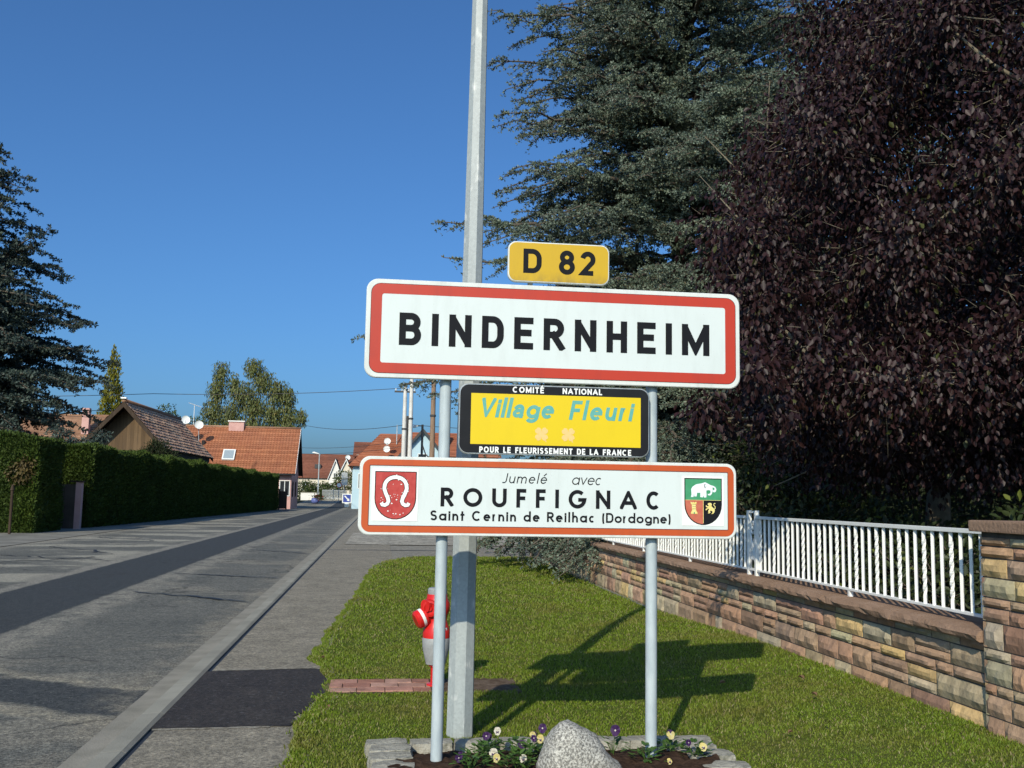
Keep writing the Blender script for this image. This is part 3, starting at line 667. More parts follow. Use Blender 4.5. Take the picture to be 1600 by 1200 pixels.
for xa in (.83, 1.18):
    mb = MB(); mb.box((xa, 5.779, 2.64), (xa + .03, 5.793, 2.97)); loc(mb).build('bracket', M['back'], sg)

SG_K = .935                                           # the boards stand 5.4 m away, on the raised bed
sg.location = (.985 * SG_K, ROOT_Y * SG_K, CAM_H * (1 - SG_K)); sg.scale = (SG_K,) * 3

# ---------------------------------------------------------------- street lamp column beside the sign
lp = thing('lamp_column', 'tall octagonal galvanised lamp column just behind the left sign post', 'lamp post', (.525, 6.30, 0))
mb = MB(); H_ = 7.5
mb.tube([(0, 0, -.1), (0, 0, 0), (.045, .02, H_)], [.0875, .086, .036], 8, phase=math.radians(13)); mb.build('shaft', M['galv'], lp)
mb = MB(); mb.tube([(.045, .02, H_), (0, 0, H_ + .35), (-.5, -.05, H_ + .6), (-1.1, -.1, H_ + .65)], .03, 10); mb.build('arm', M['galv'], lp, smooth=True)
mb = MB(); mb.tube([(-1.0, -.09, H_ + .65), (-1.15, -.105, H_ + .67), (-1.5, -.14, H_ + .68), (-1.7, -.16, H_ + .66)], [.05, .11, .12, .04], 10); mb.build('lamp_head', M['alu'], lp, smooth=True)

# ---------------------------------------------------------------- hydrant
M['red'] = mat('hydrant_red', (0.62, 0.018, 0.016), (0.52, 0.016, 0.014), 7, .32, .5)
M['silver'] = mat('hydrant_silver', (0.25, 0.265, 0.27), (0.32, 0.33, 0.335), 18, .45, .5)
M['wht'] = mat('white_enamel', (0.78, 0.80, 0.78), (0.72, 0.75, 0.73), 6, .4, .5)
def lathe(mb, prof, n=24, m=0, axis=None, o=(0, 0, 0)):
    vs = []; fs = []
    a = Vector(axis or (0, 0, 1)).normalized(); q = Vector((0, 0, 1)).rotation_difference(a); o = Vector(o)
    for r, z in prof:
        for k in range(n): vs.append(o + q @ Vector((r * math.cos(2 * PI * k / n), r * math.sin(2 * PI * k / n), z)))
    for i in range(len(prof) - 1):
        for k in range(n): fs.append((i * n + k, i * n + (k + 1) % n, (i + 1) * n + (k + 1) % n, (i + 1) * n + k))
    return mb.add(vs, fs, m)
hy = thing('fire_hydrant', 'red and silver fire hydrant behind the left sign post', 'hydrant', (.46, 7.90, .0)); hy.scale = (.90, .90, .915)
mb = MB(); lathe(mb, [(0, .04), (.075, .04), (.075, .055), (.042, .06), (.042, .19), (.06, .2), (.06, .22), (0, .22)], 20); mb.build('foot', M['red'], hy, smooth=True)
mb = MB(); lathe(mb, [(0, .215), (.085, .218), (.118, .35), (.122, .425), (.115, .44), (0, .44)], 28); mb.build('skirt', M['silver'], hy, smooth=True)
mb = MB(); lathe(mb, [(0, .438), (.118, .438), (.118, .50), (.100, .545), (.088, .58), (.090, .62), (.110, .66), (.112, .72), (.092, .765), (.086, .80), (0, .80)], 28); mb.build('body', M['red'], hy, smooth=True)
for k in range(6):
    a_ = k * PI / 3 + .3; mb = MB(); mb.tube([(.106 * math.cos(a_), .106 * math.sin(a_), .498), (.106 * math.cos(a_), .106 * math.sin(a_), .525)], .011, 6); mb.build('bolt', M['silver'], hy)
mb = MB(); lathe(mb, [(0, .798), (.083, .798), (.083, .84), (.072, .852), (0, .855)], 28); mb.build('cap', M['silver'], hy, smooth=True)
mb = MB(); lathe(mb, [(0, -.02), (.05, .0), (.055, .09), (0, .095)], 20, 0, (-.62, -.50, -.08), (-.04, -.04, .715))
lathe(mb, [(.04, .09), (.068, .09), (.068, .125), (.05, .128), (.045, .112), (.02, .110), (.018, .13), (0, .13)], 22, 0, (-.30, -.95, -.1), (-.03, -.0, .70)); mb.build('side_outlet', M['red'], hy, smooth=True)
o_ = MB(); lathe(o_, [(0, 0), (.055, 0), (.058, .09), (.076, .092), (.078, .175), (.06, .19), (0, .19)], 24, 0, (-.88, -.25, -.42), (-.02, -.02, .66)); oo = o_.build('main_outlet', M['red'], hy, smooth=True)
o_ = MB(); lathe(o_, [(.0785, .115), (.0788, .116), (.0788, .140), (.0785, .141)], 24, 0, (-.88, -.25, -.42), (-.02, -.02, .66)); o_.build('reflective_band', M['wht'], oo, smooth=True)

# ---------------------------------------------------------------- flower bed: earth, edging stones, boulder, pansies
M['bed_soil'] = mat('bed_soil', (0.030, 0.018, 0.012), (0.075, 0.045, 0.030), 22, .95, .1, bump=1, bscale=40, lo=.35, hi=.7)
sheet('flower_bed_soil', list(np.linspace(.05, 1.86, 50)), list(np.linspace(4.6, 5.83, 40)), lambda X, Y: .055 + .055 * npsmooth(5.85, 5.4, Y) + .012 * np.sin(X * 23 + Y * 11) * np.sin(Y * 27) + .008 * np.sin(X * 61) * np.sin(Y * 53 + X * 9), M['bed_soil'])
def np_rock(name, size, seed, m, label, cat, at, rz=0, group=None, rough=.16, det=4, profile=None):
    rnd = random.Random(seed); bm = bmesh.new(); bmesh.ops.create_cube(bm, size=1)
    bmesh.ops.subdivide_edges(bm, edges=list(bm.edges), cuts=2 ** det // 2, use_grid_fill=True)
    from mathutils import noise as nz
    off = Vector((rnd.uniform(0, 90), rnd.uniform(0, 90), rnd.uniform(0, 90)))
    for v in bm.verts:
        c = v.co.copy(); sph = c.normalized() * .62; c = c.lerp(sph, .22)
        c = Vector((c.x * size[0], c.y * size[1], c.z * size[2]))
        k = min(size)
        d = nz.noise(c * (2.2 / k) * .5 + off) * .6 + nz.noise(c * (6 / k) * .5 + off) * .35 + nz.noise(c * (17 / k) * .5 + off) * .14
        v.co = c + c.normalized() * d * k * rough
    me = bpy.data.meshes.new(name); bm.to_mesh(me); bm.free(); me.materials.append(m)
    o = bpy.data.objects.new(name, me); COL.objects.link(o); o.location = at; o.rotation_euler.z = rz
    return tag(o, label, cat, group)
def stone_mat():
    N = NT('edging_granite'); c = N.mix(N.ramp(N.noise(5, detail=6), .35, .65), (0.24, 0.23, 0.19), (0.40, 0.385, 0.33))
    c = N.mix(N.ramp(N.noise(9, detail=5), .56, .66, 0, .7), c, (0.055, 0.06, 0.035)); N.bump(N.noise(45, detail=6), .8, .015); return N.fin(c, .9, .2)
M['edge_stone'] = stone_mat()
ES = [(-.0, .24, 6.165, 'left end of the back row, touching the lawn corner'), (.27, .24, 6.16, 'back row, just left of the left sign post'), (.545, .25, 6.15, 'back row, against the foot of the lamp column'),
      (.82, .25, 6.165, 'back row, behind the pansies left of the boulder'), (1.08, .24, 6.17, 'back row, hidden half by the boulder'), (1.36, .27, 6.165, 'back row, between boulder and right sign post'),
      (1.63, .24, 6.16, 'back row, behind the right sign post'), (1.88, .27, 6.15, 'back row, right end beside the lawn')]
for i, (x, l, y, d) in enumerate(ES):
    np_rock('edging_stone', (l, .13, .10), 10 + i, M['edge_stone'], 'rough grey edging stone, ' + d, 'edging stone', (x * .935 + .075, y - .29, .055), random.uniform(-.05, .05), 'granite edging stones round the flower bed')
for i, (x, y, d) in enumerate([(.02, 6.00, 'left side, second from the back corner'), (.02, 5.83, 'left side, third from the back corner'), (.03, 5.64, 'left side, cut off by the photo edge'), (2.02, 5.98, 'right side, first below the back row'), (2.06, 5.78, 'right side, largest of the two in view'), (2.07, 5.55, 'right side, last before the photo edge')]):
    np_rock('edging_stone', (.23 if x < 1 else .26, .15, .11), 40 + i, M['edge_stone'], 'rough grey edging stone, ' + d, 'edging stone', (x * .91 + .075 - .11 * (x > 1), y - .30, .06), random.uniform(-.12, .12), 'granite edging stones round the flower bed')

def granite():
    N = NT('speckled_granite'); c = N.mix(N.ramp(N.noise(75, detail=3, rough=.7), .42, .60), (0.17, 0.165, 0.15), (0.56, 0.545, 0.49))
    c = N.mix(N.ramp(N.noise(105, detail=2), .62, .68, 0, .9), c, (0.06, 0.06, 0.055))
    z = N.sep(N.oc)[2]; c = N.mix(N.math('MULTIPLY', N.ramp(z, .02, .22, .6, 0), N.ramp(N.noise(4), .35, .6)), c, (0.17, 0.145, 0.10))
    N.bump(N.noise(65, detail=4, rough=.7), .8, .01); return N.fin(c, .8, .25)
def boulder():
    from mathutils import noise as nz
    out = [(-.262, -.02), (-.255, .10), (-.235, .18), (-.205, .25), (-.165, .315), (-.115, .352), (-.065, .358), (-.01, .338), (.05, .315), (.095, .285), (.125, .245), (.165, .19), (.205, .135), (.235, .115), (.262, .07), (.27, -.02)]
    bm = bmesh.new(); rows = 26; cols_ = 64
    P = [Vector(p) for p in out]; cum = [0]
    for a, b in zip(P, P[1:]): cum.append(cum[-1] + (b - a).length)
    cen = Vector((.0, .06)); ring_ = []
    for i in range(cols_):
        t = cum[-1] * i / (cols_ - 1); k = max(q for q in range(len(cum) - 1) if cum[q] <= t + 1e-9); f = (t - cum[k]) / (cum[k + 1] - cum[k]); ring_.append(P[k].lerp(P[k + 1], f))
    G = []
    for r in range(rows + 1):
        a = PI * r / rows; s_ = max(.0, math.sin(a)) ** .55; yy = -.17 * math.cos(a); row = []
        for p in ring_:
            q = cen + (p - cen) * s_; c = Vector((q.x, yy + .03 * q.y, q.y))
            d = nz.noise(c * 7 + Vector((3, 1, 4))) * .016 + nz.noise(c * 20) * .008 + nz.noise(c * 55) * .0035
            row.append(bm.verts.new(c + Vector((c.x, c.y * 2, c.z - .05)).normalized() * d))
        G.append(row)
    for r in range(rows):
        for i in range(cols_ - 1):
            bm.faces.new((G[r][i], G[r][i + 1], G[r + 1][i + 1], G[r + 1][i]))
    bmesh.ops.recalc_face_normals(bm, faces=bm.faces)
    me = bpy.data.meshes.new('boulder'); bm.to_mesh(me); bm.free(); me.materials.append(granite())
    me.polygons.foreach_set('use_smooth', [True] * len(me.polygons))
    o = bpy.data.objects.new('boulder', me); COL.objects.link(o); o.location = (1.04, 5.12, .06); o.scale = (.86, .86, .86)
    return tag(o, 'pale speckled granite boulder standing among the pansies', 'boulder')
boulder()

M['pleaf'] = leafmat('pansy_leaf', (0.045, 0.10, 0.02), (0.08, 0.15, 0.035), .2, .45)
M['petal_purple'] = leafmat('purple_petal', (0.026, 0.007, 0.055), (0.045, 0.012, 0.085), .2, .6)
M['petal_pale'] = leafmat('pale_petal', (0.50, 0.47, 0.42), (0.60, 0.58, 0.52), .25, .6)
M['petal_cream'] = leafmat('cream_petal', (0.56, 0.47, 0.16), (0.54, 0.48, 0.24), .25, .6)
def leaf_poly(mb, base, d, n_, L, W, m=0, fold=.25):
    d = Vector(d).normalized(); n_ = Vector(n_); s = d.cross(n_).normalized(); n_ = s.cross(d); b = Vector(base)
    mb.add([b, b + d * L * .35 + s * W + n_ * W * fold, b + d * L * .8 + s * W * .6 + n_ * W * fold, b + d * L, b + d * L * .8 - s * W * .6 + n_ * W * fold, b + d * L * .35 - s * W + n_ * W * fold],
           [(0, 1, 2, 3), (0, 3, 4, 5)], m)
def pansy(at, label, flowers, nleaf=26, seed=1):
    nleaf = int(nleaf * 1.7)
    rnd = random.Random(seed); at = (at[0] * .965, at[1] * .965, .06 + .045 * float(npsmooth(5.85, 5.4, at[1] * .965))); t = thing('pansy', label, 'flower', at, 0, 'pansies in the flower bed')
    mb = MB()
    for _ in range(nleaf):
        a = rnd.uniform(0, 2 * PI); r = rnd.uniform(0, .075); h = rnd.uniform(.01, .10) * (1 - r * 5)
        p = Vector((r * math.cos(a), r * math.sin(a), h)); leaf_poly(mb, p, (math.cos(a), math.sin(a), rnd.uniform(-.2, .7)), (0, 0, 1), rnd.uniform(.03, .055), rnd.uniform(.009, .014))
    for _ in range(5):
        a = rnd.uniform(0, 2 * PI); mb.tube([(0, 0, 0), (.03 * math.cos(a), .03 * math.sin(a), .06)], .002, 4)
    mb.build('foliage', M['pleaf'], t)
    for fx, fy, fz, kind, s in flowers:
        fz = .035 + (fz - .035) * .72; f = MB(); c = Vector((fx, fy, fz)); face = Vector((rnd.uniform(-.5, .3), -1, rnd.uniform(.1, .5))).normalized()
        sx = face.cross(Vector((0, 0, 1))).normalized() * -1; up = sx.cross(face) * 1; up = Vector((0, 0, 1)) - face * face.z; up.normalize()
        for k, (ang, ln, mt) in enumerate([(65, 1.1, 0), (115, 1.1, 0), (5, 1.0, 1), (175, 1.0, 1), (270, 1.15, 1)]):
            an = math.radians(ang); d = sx * math.cos(an) + up * math.sin(an); e = face.cross(d); L = .0175 * ln * s; W = .011 * s * (1.2 if k == 4 else 1)
            b = c + face * (.0015 * k)
            f.add([b, b + d * L * .45 + e * W + face * .003, b + d * L * .9 + e * W * .75 + face * .004 * rnd.uniform(-1, 1.5), b + d * L * 1.05 + face * rnd.uniform(-.003, .004), b + d * L * .9 - e * W * .75 + face * .004 * rnd.uniform(-1, 1.5), b + d * L * .45 - e * W + face * .003], [(0, 1, 2, 3), (0, 3, 4, 5)], {'p': (0, 0), 'w': (0, 1), 'c': (1, 1), 'm': (2, 2)}[kind][0 if mt == 0 else 1] if kind != 'c' else 1)
        if kind in 'cm':
            q = c + face * .0072 - up * .003; f.add([q + sx * .008 * s, q + up * .005 * s, q - sx * .008 * s, q - sx * .006 * s - up * .010 * s, q - up * .006 * s, q + sx * .006 * s - up * .010 * s], [(0, 1, 2, 3, 4, 5)], 0)
        q = c + face * .008; f.add([q + sx * .004 * s, q + up * .004 * s, q - sx * .004 * s, q - up * .004 * s], [(0, 1, 2, 3)], 2)
        c = c; fl = f.build('flower', [M['petal_purple'], M['petal_cream'], M['petal_pale']], t)
        st = MB(); st.tube([(fx * .3, fy * .3, .0), (fx * .7, fy * .7 + .01, fz * .6), c - face * .004], .0018, 5); st.build('stem', M['pleaf'], fl)
PS = [((.66, 5.85, .05), 'pansy with a tall pale and purple bloom right of the lamp column', [(.04, -.03, .17, 'm', 1.1), (-.02, -.02, .13, 'p', 1.2), (.0, .03, .11, 'p', 1.0)], 40),
      ((.60, 5.60, .05), 'low leafy pansy with a cream bloom nearest the left sign post', [(.05, -.03, .055, 'm', 1.3), (-.12, .0, .035, 'p', .9)], 46),
      ((.82, 5.85, .05), 'pansy with a deep purple bloom left of the boulder', [(.02, -.05, .075, 'p', 1.2), (.09, .02, .12, 'c', 1.0), (.10, .03, .125, 'p', .8)], 30),
      ((.86, 5.62, .05), 'pansy with two cream blooms tucked against the boulder', [(.06, .02, .13, 'c', 1.15), (.02, .0, .14, 'p', .9), (.09, -.02, .11, 'c', .9)], 44),
      ((.76, 5.42, .05), 'leafy pansy at the lower edge, left of the boulder', [(-.10, .03, .06, 'c', 1.1), (.03, -.02, .07, 'm', 1.1)], 50),
      ((.52, 5.42, .05), 'small pansy with a dark bloom at the front of the bed', [(-.06, .1, .04, 'p', 1.1)], 26),
      ((.955, 5.75, .05), 'pansy with one dark purple bloom just behind the left of the boulder', [(-.01, -.04, .20, 'p', 1.3)], 14),
      ((1.36, 5.75, .05), 'pansy with one large dark purple bloom right of the boulder', [(-.0, -.06, .185, 'p', 1.5)], 14),
      ((1.72, 5.80, .05), 'pansy with purple and yellow blooms right of the right sign post', [(-.02, -.05, .14, 'w', 1.35)], 30),
      ((1.80, 5.62, .05), 'pansy with a yellow lipped bloom by the right edging stones', [(.03, -.06, .08, 'c', 1.2), (-.04, -.02, .1, 'p', .9)], 34),
      ((1.50, 5.55, .05), 'leafy pansy without open blooms between boulder and right post', [(.10, -.10, .02, 'c', .8)], 26)]
for i, (at, lb, fl, nl) in enumerate(PS): pansy(at, lb, fl, nl, 50 + i)

# fallen leaves on the lawn
M['dry_leaf'] = leafmat('dry_leaf', (0.06, 0.035, 0.03), (0.20, 0.12, 0.06), .1, .7)
for i, (x, y, s, d) in enumerate([(2.55, 7.35, .05, 'dark curled fallen leaf on the lawn below the stone wall'), (3.0, 6.65, .045, 'brown fallen leaf on the grass near the pillar'), (2.75, 5.95, .05, 'dark fallen leaf at the lower right of the lawn'),
                                  (2.45, 5.85, .035, 'small brown fallen leaf at the bottom edge of the lawn'), (3.15, 7.2, .05, 'pale curled fallen leaf on the grass by the wall'), (2.1, 6.1, .035, 'small dark fallen leaf beside the edging stones'), (-.48, 9.0, .04, 'orange fallen leaf at the lawn edge by the pavement'), (-.30, 6.95, .035, 'orange fallen leaf on the grass beside the asphalt patch')]):
    mb = MB(); leaf_poly(mb, (0, 0, .03), (math.cos(i * 2.1), math.sin(i * 2.1), .15), (0, 0, 1), s, s * .4, 0, .9); mb.tube([(0, 0, .03), (-.02, .015, .02)], .0015, 4)
    o = mb.build('fallen_leaf', M['dry_leaf']); o.location = (x, y, float(lawn_z(x, y)) + .012); tag(o, d, 'leaf', 'fallen leaves on the lawn')

# ---------------------------------------------------------------- stone wall, pillar and white railing
M['stone'] = attr_mat('rock_faced_sandstone', .88, .22, .6, 40)
M['mortar'] = mat('wall_mortar', (0.085, 0.078, 0.068), (0.13, 0.12, 0.105), 12, .95, .1, bump=.6, bscale=60)
M['coping'] = mat('brown_sandstone', (0.23, 0.145, 0.095), (0.31, 0.205, 0.145), 3, .88, .2, bump=.7, bscale=45, lo=.3, hi=.7)
M['plinth'] = mat('wall_footing', (0.17, 0.165, 0.14), (0.26, 0.25, 0.21), 4, .95, .1, bump=.8, bscale=30)
PAL = [((.36, .215, .135), 5), ((.46, .28, .175), 4), ((.32, .235, .155), 4), ((.40, .325, .205), 3), ((.66, .47, .185), 2.0), ((.50, .455, .29), 2.6), ((.27, .155, .105), 2), ((.42, .385, .265), 1.6)]
PAL = [(tuple(q * .64 + m_ * .36 for q, m_ in zip(c, (.40, .265, .185))), w_) for c, w_ in PAL]
def pal(rnd):
    c = rnd.choices([p for p, w_ in PAL], [w_ for p, w_ in PAL])[0]; k = rnd.uniform(.85, 1.15); return tuple(min(1, q * k * rnd.uniform(.95, 1.05)) for q in c)
from mathutils import noise as NZ
def rock_face(mb, o, ux, uz, w_, h, depth, c, rnd, out):
    """rock-faced block: a grid whose middle bulges unevenly out of the wall plane"""
    o, ux, uz, out = Vector(o), Vector(ux), Vector(uz), Vector(out)
    nu, nv = max(4, int(w_ / .045)), max(3, int(h / .04)); vs = []; s = Vector((rnd.uniform(0, 50), rnd.uniform(0, 50), 0)); tilt = rnd.uniform(-.5, .5)
    for j in range(nv + 1):
        for i in range(nu + 1):
            u, v = i / nu, j / nv; e = min(1, 5.5 * min(u, 1 - u) * w_ / .2) * min(1, 5.5 * min(v, 1 - v) * h / .12)
            q = Vector((u * w_ * 9, v * h * 12, 0)) + s
            d = depth * (e ** .5) * (.55 + .75 * NZ.noise(q) + .35 * NZ.noise(q * 2.7) + tilt * (v - .5)) - (.0 if e > 0 else .008)
            vs.append(o + ux * (u * w_) + uz * (v * h) + out * d)
    fs = [(j * (nu + 1) + i, j * (nu + 1) + i + 1, (j + 1) * (nu + 1) + i + 1, (j + 1) * (nu + 1) + i) for j in range(nv) for i in range(nu)]
    mb.add(vs, fs, 0, c)
    bd = [i for i in range(nu + 1)] + [(j) * (nu + 1) + nu for j in range(1, nv + 1)] + [nv * (nu + 1) + i for i in range(nu - 1, -1, -1)] + [j * (nu + 1) for j in range(nv - 1, 0, -1)]
    rim = [vs[i] for i in bd]; n = len(rim)
    mb.add(rim + [p - out * .03 for p in rim], [(i, n + i, n + (i + 1) % n, (i + 1) % n) for i in range(n)], 0, c)
WX = 3.65; WY0, WY1 = 5.675, 24.2
rnd = random.Random(5)
st = MB(); zc = 0.03
for hh in (.225, .155, .075, .135, .09):
    y = WY0 - .001
    while y < WY1:
        L = min(rnd.uniform(.20, .62) if hh > .1 else rnd.uniform(.18, .48), WY1 - y)
        if L < .06: break
        if hh > .13 and hh < .2 and rnd.random() < .22:            # a block split into two thin ones
            rock_face(st, (WX, y + L - .006, zc), (0, -1, 0), (0, 0, 1), L - .011, hh * .42, .012, pal(rnd), rnd, (-1, 0, 0)); rock_face(st, (WX, y + L - .006, zc + hh * .47), (0, -1, 0), (0, 0, 1), L - .011, hh * .48, .012, pal(rnd), rnd, (-1, 0, 0))
        else: rock_face(st, (WX, y + L - .006, zc), (0, -1, 0), (0, 0, 1), L - .011, hh - .010, .020, pal(rnd), rnd, (-1, 0, 0))
        y += L
    zc += hh
wl = thing('stone_wall', 'low wall of multicoloured rock-faced sandstone under the white railing', 'wall', (WX, WY0, 0))
def wloc(mb): mb.v = [(x - WX, y - WY0, z) for x, y, z in mb.v]; return mb
wloc(st).build('stonework', M['stone'], wl)
mb = MB(); mb.box((WX + .012, WY0, -.1), (WX + .33, WY1, .66)); wloc(mb).build('core', M['mortar'], wl)
mb = MB(); mb.box((WX - .035, WY0, -.2), (WX + .36, WY1, .045))
wloc(mb).build('footing', M['plinth'], wl)
y = WY0
while y < WY1 - .01:
    L = min(1.02 + rnd.uniform(-.1, .1), WY1 - y); mb = MB(); nn = 14
    for side in (0,):
        vs = []; prof = [(-.058, .676), (-.072, .690), (-.075, .715), (-.055, .742), (.02, .752), (.20, .752), (.37, .745), (.385, .70), (.38, .676)]
        for i in range(nn + 1):
            yy = y + .004 + (L - .008) * i / nn
            for k, (a, b) in enumerate(prof):
                f = 1 if k in (1, 2, 3) else .25; d = NZ.noise(Vector((yy * 9, k * 1.7, 3))) * .016 * f + NZ.noise(Vector((yy * 25, k * 3.7, 9))) * .009 * f
                vs.append((WX + a + d, yy, b + d * .4))
        m_ = len(prof); fs = [(i * m_ + k, (i + 1) * m_ + k, (i + 1) * m_ + k + 1, i * m_ + k + 1) for i in range(nn) for k in range(m_ - 1)]
        fs += [((i + 1) * m_, i * m_, i * m_ + m_ - 1, (i + 1) * m_ + m_ - 1) for i in range(nn)] + [tuple(range(m_)), tuple(nn * m_ + k for k in range(m_ - 1, -1, -1))]
        mb.add(vs, fs)
    wloc(mb).build('coping', M['coping'], wl); y += L
# pillar
PX0, PX1, PY0, PY1 = 3.60, 4.12, 5.02, 5.665
pl_ = thing('stone_pillar', 'square pillar of multicoloured sandstone ending the wall at the right edge', 'pillar', (PX0, PY0, 0))
def ploc(mb): mb.v = [(x - PX0, y - PY0, z) for x, y, z in mb.v]; return mb
st = MB(); zc = .10
for hh in (.165, .125, .065, .135, .068, .155, .085, .058, .118, .115, .07, .055):
    if zc > 1.30: break
    hh = min(hh, 1.335 - zc)
    for (o, ux, ln, out) in (((PX0, PY1, zc), (0, -1, 0), PY1 - PY0, (-1, 0, 0)), ((PX0, PY0, zc), (1, 0, 0), PX1 - PX0, (0, -1, 0)), ((PX1, PY1, zc), (-1, 0, 0), PX1 - PX0, (0, 1, 0)), ((PX1, PY0, zc), (0, 1, 0), PY1 - PY0, (1, 0, 0))):
        t = 0
        while t < ln - .01:
            L = rnd.uniform(.11, .36); L = ln - t if ln - t - L < .1 else L
            rock_face(st, Vector(o) + Vector(ux) * (t + .004), ux, (0, 0, 1), L - .009, hh - .009, .018, pal(rnd), rnd, out); t += L
    zc += hh
ploc(st).build('stonework', M['stone'], pl_)
mb = MB(); mb.box((PX0 + .012, PY0 + .012, -.1), (PX1 - .012, PY1 - .012, 1.335)); ploc(mb).build('core', M['mortar'], pl_)
mb = MB(); mb.bbox((PX0 - .03, PY0 - .25, -.2), (PX1 + .03, PY1 - .003, .10), .02); ploc(mb).build('footing', M['plinth'], pl_)
bm = MB(); bm.bbox((PX0 - .045, PY0 - .045, 1.337), (PX1 + .045, PY1 + .035, 1.405), .012); ploc(bm).build('cap', M['coping'], pl_)

M['rail_white'] = mat('white_rail_paint', (0.82, 0.83, 0.80), (0.76, 0.78, 0.75), 9, .45, .4, lo=.4, hi=.75)
RX = 3.75
bar0 = MB(); bar0.bbox((-.010, -.010, .815), (.010, .010, 1.315), .002)
tw = MB(); nseg = 26
vs = []
for i in range(nseg + 1):
    z = .815 + .5 * i / nseg; tt = max(0, min(1, (i / nseg - .12) / .76)) * PI * 3.0
    for k in range(4): a = PI / 4 + k * PI / 2 + tt; vs.append((.0145 * math.cos(a), .0145 * math.sin(a), z))
tw.add(vs, [(i * 4 + k, i * 4 + (k + 1) % 4, (i + 1) * 4 + (k + 1) % 4, (i + 1) * 4 + k) for i in range(nseg) for k in range(4)])
proto = {}
def railing(label, y0, y1, yb0, n, sp, group='sections of the white railing'):
    t = thing('white_railing', label, 'railing', (RX, y0, 0), 0, group)
    mb = MB(); mb.bbox((-.024, 0, 1.316), (.024, y1 - y0, 1.344), .004); mb.build('top_rail', M['rail_white'], t)
    mb = MB(); mb.bbox((-.018, 0, .798), (.018, y1 - y0, .816), .003); mb.build('bottom_rail', M['rail_white'], t)
    for i in range(n):
        k = 'twist' if i % 3 == 1 else 'plain'
        if k not in proto:
            proto[k] = (tw if k == 'twist' else bar0).build('baluster', M['rail_white'], t); b = proto[k]
        else:
            b = proto[k].copy(); COL.objects.link(b); b.parent = t
        b.location = (0, yb0 - y0 + i * sp, 0); b.rotation_euler.z = PI / 4
    for f in (.5,):
        mb = MB(); mb.box((-.016, (y1 - y0) * f - .016, .745), (.016, (y1 - y0) * f + .016, .800)); mb.build('foot', M['rail_white'], t)
    return t
railing('white bar railing section between the pillar and the scrollwork post', 5.70, 9.62, 5.765, 35, .1115)
railing('white bar railing section just beyond the scrollwork post, crossing behind the right sign post', 9.92, 13.75, 9.985, 34, .1115)
railing('farthest white bar railing section, partly hidden by the cedar branches', 13.95, 17.8, 14.0, 34, .1115)
def scroll_post(label, y0):
    t = thing('scroll_post', label, 'railing post', (RX, y0, 0), 0, 'scrollwork posts of the railing')
    for yy in (0.0, .205):
        mb = MB(); mb.bbox((-.02, yy, .742), (.02, yy + .042, 1.40), .003); mb.build('upright', M['rail_white'], t)
    for zz in (1.375, .80):
        mb = MB(); mb.box((-.018, .042, zz), (.018, .205, zz + .02)); mb.build('crossbar', M['rail_white'], t)
    for z0, sgn in ((1.20, 1), (1.0, -1)):                     # wrought scrolls
        mb = MB()
        for q in (1, -1):
            pts = []
            for i in range(26):
                a = i / 25 * 2.4 * PI; r = .062 * (1 - i / 32)
                pts.append((0, .1235 + q * (.0 + r * math.sin(a) * .95), z0 + sgn * (.07 - r * math.cos(a) * 1.2 - .03)))
            mb.tube(pts, .009, 6)
        mb.build('scroll', M['rail_white'], t, smooth='all')
    mb = MB(); mb.tube([(0, .045, .83), (0, .10, .95), (0, .15, 1.08), (0, .20, 1.2)], .010, 6); mb.tube([(.001, .20, .83), (.001, .15, .95), (.001, .10, 1.08), (.001, .045, 1.2)], .010, 6); mb.build('tracery', M['rail_white'], t, smooth='all')
scroll_post('white scrollwork post of the railing at the right edge of the town sign', 9.64)
scroll_post('white scrollwork post of the railing hidden behind the lower board', 13.76)

# ---------------------------------------------------------------- vegetation builders
M['bark'] = mat('grey_bark', (0.085, 0.07, 0.055), (0.13, 0.11, 0.09), 9, .95, .1, bump=.8, bscale=30)
M['twig'] = mat('pale_twig', (0.13, 0.11, 0.08), (0.19, 0.165, 0.12), 9, .8, .2)
def tubes_np(P0, P1, r0, r1, k=4):
    """many straight tapered twigs as one vertex array"""
    n = len(P0); d = unit(P1 - P0); a = np.cross(d, np.array([0.31, .17, .93])); a = unit(a); b = np.cross(d, a)
    t = np.arange(k) * 2 * PI / k; ca, sa = np.cos(t), np.sin(t)
    ringv = a[:, None, :] * ca[None, :, None] + b[:, None, :] * sa[None, :, None]
    A_ = P0[:, None, :] + ringv * np.reshape(r0 * np.ones(n), (n, 1, 1)); B_ = P1[:, None, :] + ringv * np.reshape(r1 * np.ones(n), (n, 1, 1))
    V = np.concatenate([A_, B_], 1).reshape(-1, 3); base = (np.arange(n) * 2 * k)[:, None]
    i = np.arange(k); F_ = np.stack([i, (i + 1) % k, k + (i + 1) % k, k + i], -1)
    return V, (base[:, None, :] + F_[None]).reshape(-1, 4)
def join(parts):
    Vs, Fs, o = [], [], 0
    for V, F_ in parts: Vs.append(V); Fs.append(F_ + o); o += len(V)
    return np.concatenate(Vs), np.concatenate(Fs)
def leaf_quads(P, D, N_, L, W, fold=.25):
    """pointed folded leaves: two quads each"""
    D = unit(D); S = unit(np.cross(D, N_)); N2 = np.cross(S, D); L = L[:, None]; W = W[:, None]
    up = N2 * W * fold
    V = np.stack([P, P + D * L * .38 + S * W + up, P + D * L * .78 + S * W * .62 + up, P + D * L, P + D * L * .78 - S * W * .62 + up, P + D * L * .38 - S * W + up], 1).reshape(-1, 3)
    b = (np.arange(len(P)) * 6)[:, None]
    return V, np.concatenate([b + np.array([0, 1, 2, 3]), b + np.array([0, 3, 4, 5])], 0)
def rep(cnt): return np.repeat(np.arange(len(cnt)), cnt)

